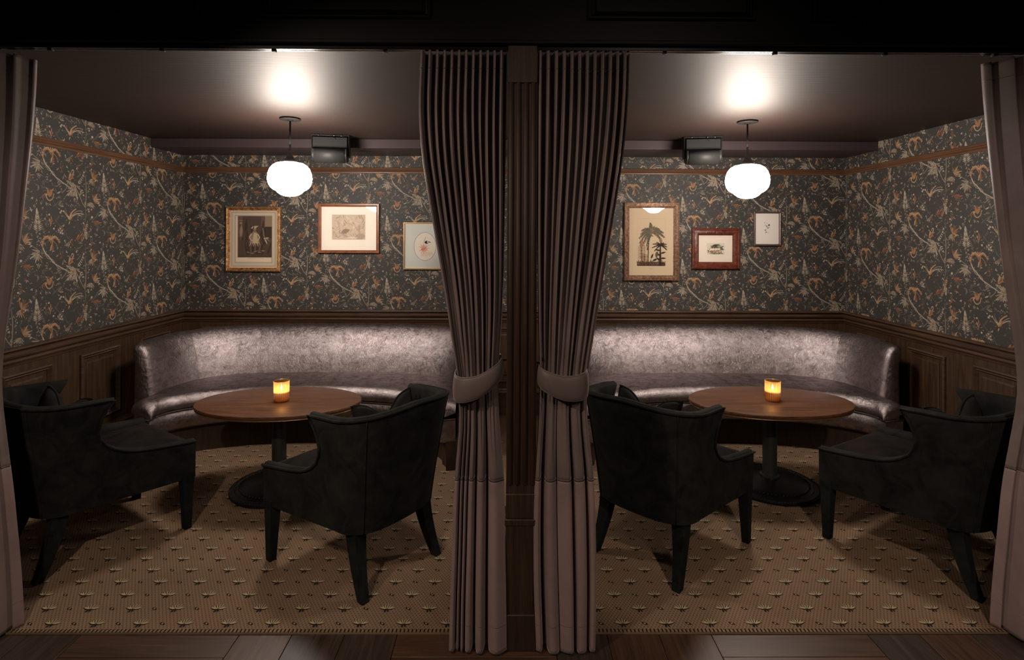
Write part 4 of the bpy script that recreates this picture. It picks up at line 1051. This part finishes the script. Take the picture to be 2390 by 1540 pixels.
# ------------------------------------------------------------------ armchairs
def chair_proto():
    t = empty('velvet_armchair', (0, 0, 0))
    zb0, zt0 = .27, .80
    def mxy(z):
        k = max(0, min(1.1, (z - zb0) / (zt0 - zb0))); kk = k ** 1.15
        return kk
    def side_x(y, z):
        k = mxy(z); f = lerp(.318, .330, k); r_ = lerp(.262, .318, k)       # half width at the front / at y=-.16
        return lerp(r_, f, (y + .16) / .495)
    def rear(ph, z, t_=0):
        k = mxy(z); a = lerp(.262, .318, k) - t_; b_ = lerp(.165, .262, k) - t_; n_ = 2.7
        return a * abs(cos(ph)) ** (2 / n_), -.16 - b_ * abs(sin(ph)) ** (2 / n_)
    cols = []
    T = [(.335, .460), (.30, .461), (.24, .467), (.17, .474), (.10, .484), (.04, .497), (0, .511), (-.04, .533), (-.075, .563), (-.098, .600), (-.106, .640), (-.100, .685), (-.082, .730), (-.050, .778)]
    Bm = [.335, .30, .24, .18, .12, .07, .035, .0, -.03, -.055, -.075, -.10, -.125, -.15]
    TH_ = .052; rows = 12
    def colpts(ty, tz, by, mid=None):
        out = []
        for j in range(rows + 1):
            s = j / rows; z = lerp(zb0 + .012 * (.335 - by), tz, s)
            if mid and z < mid[1]: y = lerp(by, mid[0], (z - zb0) / (mid[1] - zb0))
            elif mid: q = (z - mid[1]) / (tz - mid[1]); y = lerp(mid[0], ty, q ** 1.4)
            else: y = lerp(by, ty, s)
            out.append((y, z))
        return out
    outer, inner = [], []
    for i, ((ty, tz), by) in enumerate(zip(T, Bm)):
        mid = {11: (-.118, .62), 12: (-.135, .61), 13: (-.150, .60)}.get(i)
        cp = colpts(ty, tz, by, mid)
        outer.append([(side_x(y, z), y, z) for y, z in cp]); inner.append([(side_x(y, z) - TH_, y, z) for y, z in cp])
    for ty, tz, by in ((-.09, .779, -.155), (-.13, .781, -.158)):
        cp = colpts(ty, tz, by, (by - .003, .60)); outer.append([(side_x(y, z), y, z) for y, z in cp]); inner.append([(side_x(y, z) - TH_, y, z) for y, z in cp])
    NP = 16
    for q in range(NP + 1):
        ph = (pi / 2) * (q / NP); tz = .783 + .040 * (q / NP) ** 1.2
        oc, ic = [], []
        for j in range(rows + 1):
            z = lerp(zb0 + .012 * (.335 + .2), tz, j / rows)
            x, y = rear(ph, z); oc.append((x, y, z)); x, y = rear(ph, z, TH_); ic.append((x, y, z))
        outer.append(oc); inner.append(ic)
    # mirror
    def mir(c): return [(-x, y, z) for x, y, z in c]
    O = outer + [mir(c) for c in outer[:-1][::-1]]; I = inner + [mir(c) for c in inner[:-1][::-1]]
    mm = MB()
    full = []
    for oc, ic in zip(O, I):
        top_o, top_i = Vector(oc[-1]), Vector(ic[-1]); d = Vector(oc[-1]) - Vector(oc[-2]); d.normalize()
        r1 = top_o.lerp(top_i, .2) + d * .012; r2 = top_o.lerp(top_i, .5) + d * .017; r3 = top_o.lerp(top_i, .8) + d * .011
        full.append(list(oc) + [tuple(r1), tuple(r2), tuple(r3)] + list(ic)[::-1])
    mm.grid(full)
    # close front edges and bottom
    mm.add(full[0], [tuple(range(len(full[0])))]); mm.add(full[-1], [tuple(range(len(full[-1])))[::-1]])
    bott = [c[0] for c in O]; nb = len(bott); mm.add(bott, [tuple(range(nb))])
    mm.build('shell', chair_m, t, auto=48)
    rim = [tuple(Vector(c[-1]) + (Vector(c[-1]) - Vector(c[-2])).normalized() * .006 + Vector((0.004 * (1 if c[-1][0] > 0 else -1), 0, 0))) for c in O]
    mm = MB(); mm.tube(rim, .0065, 8); mm.build('piping', chair_m, t, smooth=True)
    for s in (1, -1):
        seam = [(s * (x + .002), y - .0015, z) for x, y, z in outer[len(T) + 2 + 8]]
        mm = MB(); mm.tube(seam, .0022, 6); mm.build('seam', chair_m, t, smooth=True)
    mm = MB(); mm.box(-.285, .285, .285, .337, .275, .452); mm.build('front_rail', chair_m, t, bevel=.008)
    # seat cushion
    mm = MB(); P = []; nn = 22
    for i in range(nn + 1):
        row = []
        for j in range(nn + 1):
            u, v = 2 * i / nn - 1, 2 * j / nn - 1
            y = lerp(-.27, .338, (v + 1) / 2); wx = lerp(.212, .272, (v + 1) / 2)
            if y < -.16: wx *= max(.0, 1 - ((-.16 - y) / .14) ** 3) ** .4
            d = max(abs(u), abs(v)); edge = (1 - abs(u) ** 5) * (1 - abs(v) ** 5)
            row.append((u * wx, y, .440 + .030 * edge ** .5 + .024 * (1 - u * u) * (1 - v * v)))
        P.append(row)
    mm.grid(P)
    for e in ([P[0][j] for j in range(nn + 1)], [P[-1][j] for j in range(nn + 1)], [P[i][0] for i in range(nn + 1)], [P[i][-1] for i in range(nn + 1)]):
        mm.grid([e, [(x, y, .40) for x, y, z in e]])
    mm.build('seat_cushion', chair_in, t, smooth=True)
    # legs
    for s in (1, -1):
        mm = MB(); rings = []
        for k in range(5):
            q = k / 4; z = lerp(.30, 0, q); hw = lerp(.030, .018, q); cx_, cy_ = s * lerp(.288, .298, q), lerp(.303, .300, q)
            rings.append([(cx_ - hw, cy_ - hw, z), (cx_ + hw, cy_ - hw, z), (cx_ + hw, cy_ + hw, z), (cx_ - hw, cy_ + hw, z)])
        mm.grid(rings, closed_v=True); mm.add(rings[-1], [(0, 1, 2, 3)]); mm.add(rings[0], [(3, 2, 1, 0)]); mm.build('leg', leg_m, t, bevel=.003)
        mm = MB(); rings = []
        for k in range(9):
            q = k / 8; z = lerp(.32, 0, q); hw = lerp(.036, .019, q); cx_, cy_ = s * lerp(.196, .222, q ** 1.3), lerp(-.225, -.312, q ** 1.7)
            rings.append([(cx_ - hw, cy_ - hw, z), (cx_ + hw, cy_ - hw, z), (cx_ + hw, cy_ + hw, z), (cx_ - hw, cy_ + hw, z)])
        mm.grid(rings, closed_v=True); mm.add(rings[-1], [(0, 1, 2, 3)]); mm.add(rings[0], [(3, 2, 1, 0)]); mm.build('leg', leg_m, t, bevel=.003)
    return t
def pillow_proto():
    t = empty('throw_pillow', (0, 0, 0)); nn = 20; s = .165
    for side in (1, -1): pass
    mm = MB()
    for side in (1, -1):
        P = []
        for i in range(nn + 1):
            row = []
            for j in range(nn + 1):
                u, v = 2 * i / nn - 1, 2 * j / nn - 1
                f = ((1 - u ** 4) * (1 - v ** 4)) ** .5
                pinch = 1 - .06 * (1 - abs(u)) if False else 1
                x, z = u * s * (1 - .05 * (1 - u * u) * 0) * (1 - .06 * (1 - v * v)), v * s * (1 - .06 * (1 - u * u))
                chop = .075 * math.exp(-(u / .42) ** 2) * max(0, v) ** 1.5
                row.append((x, side * .050 * f * (1 - .45 * math.exp(-(u / .3) ** 2) * max(0, v)), z - chop))
            P.append(row)
        mm.grid(P, flip=side < 0)
    mm.build('cover', pillow_m, t, smooth=True)
    edge = []
    for k in range(80):
        q = k / 20; sd = int(q); f = 2 * (q - sd) - 1
        u, v = [(f, -1), (1, f), (-f, 1), (-1, -f)][sd]
        x, z = u * s * (1 - .06 * (1 - v * v)), v * s * (1 - .06 * (1 - u * u)) - .075 * math.exp(-(u / .42) ** 2) * max(0, v) ** 1.5
        edge.append((x, 0, z))
    mm = MB(); mm.tube(edge, .0045, 6, closed=True); mm.build('piping', pillow_m, t, smooth=True)
    return t
cp, pp = chair_proto(), pillow_proto()
places = [(-2.153, 2.857, 56.5, 'dark green velvet armchair at the far left, its side to us, by the left curtain', 'black throw pillow in the far left armchair'),
          (-.738, 2.713, 142.9, 'dark green velvet armchair left of the centre curtains, its back to us', 'black throw pillow in the armchair left of the centre curtains'),
          (.822, 2.804, 45.9, 'dark green velvet armchair right of the centre curtains, its back to us', 'black throw pillow in the armchair right of the centre curtains'),
          (2.102, 2.742, 120.1, 'dark green velvet armchair at the far right, its side to us, by the right curtain', 'black throw pillow in the far right armchair')]
for i, (x, y, th, lb, pl) in enumerate(places):
    c = cp if i == 0 else copy_tree(cp)
    c.location = (x, y, .0092); a = radians(th); c.rotation_euler = (0, 0, a - pi / 2); tag(c, lb, 'armchair', 'dark green velvet armchairs')
    p = pp if i == 0 else copy_tree(pp)
    loc = Matrix.Translation((x, y, .0092)) @ Matrix.Rotation(a - pi / 2, 4, 'Z') @ Vector(((.05, .02, -.02, -.05)[i], -.190, .645))
    p.location = loc; p.rotation_euler = (radians(-17), (radians(6), radians(-4), radians(5), radians(-6))[i], a - pi / 2 + (radians(14), radians(-8), radians(8), radians(-14))[i])
    tag(p, pl, 'pillow', 'black throw pillows in the armchairs')
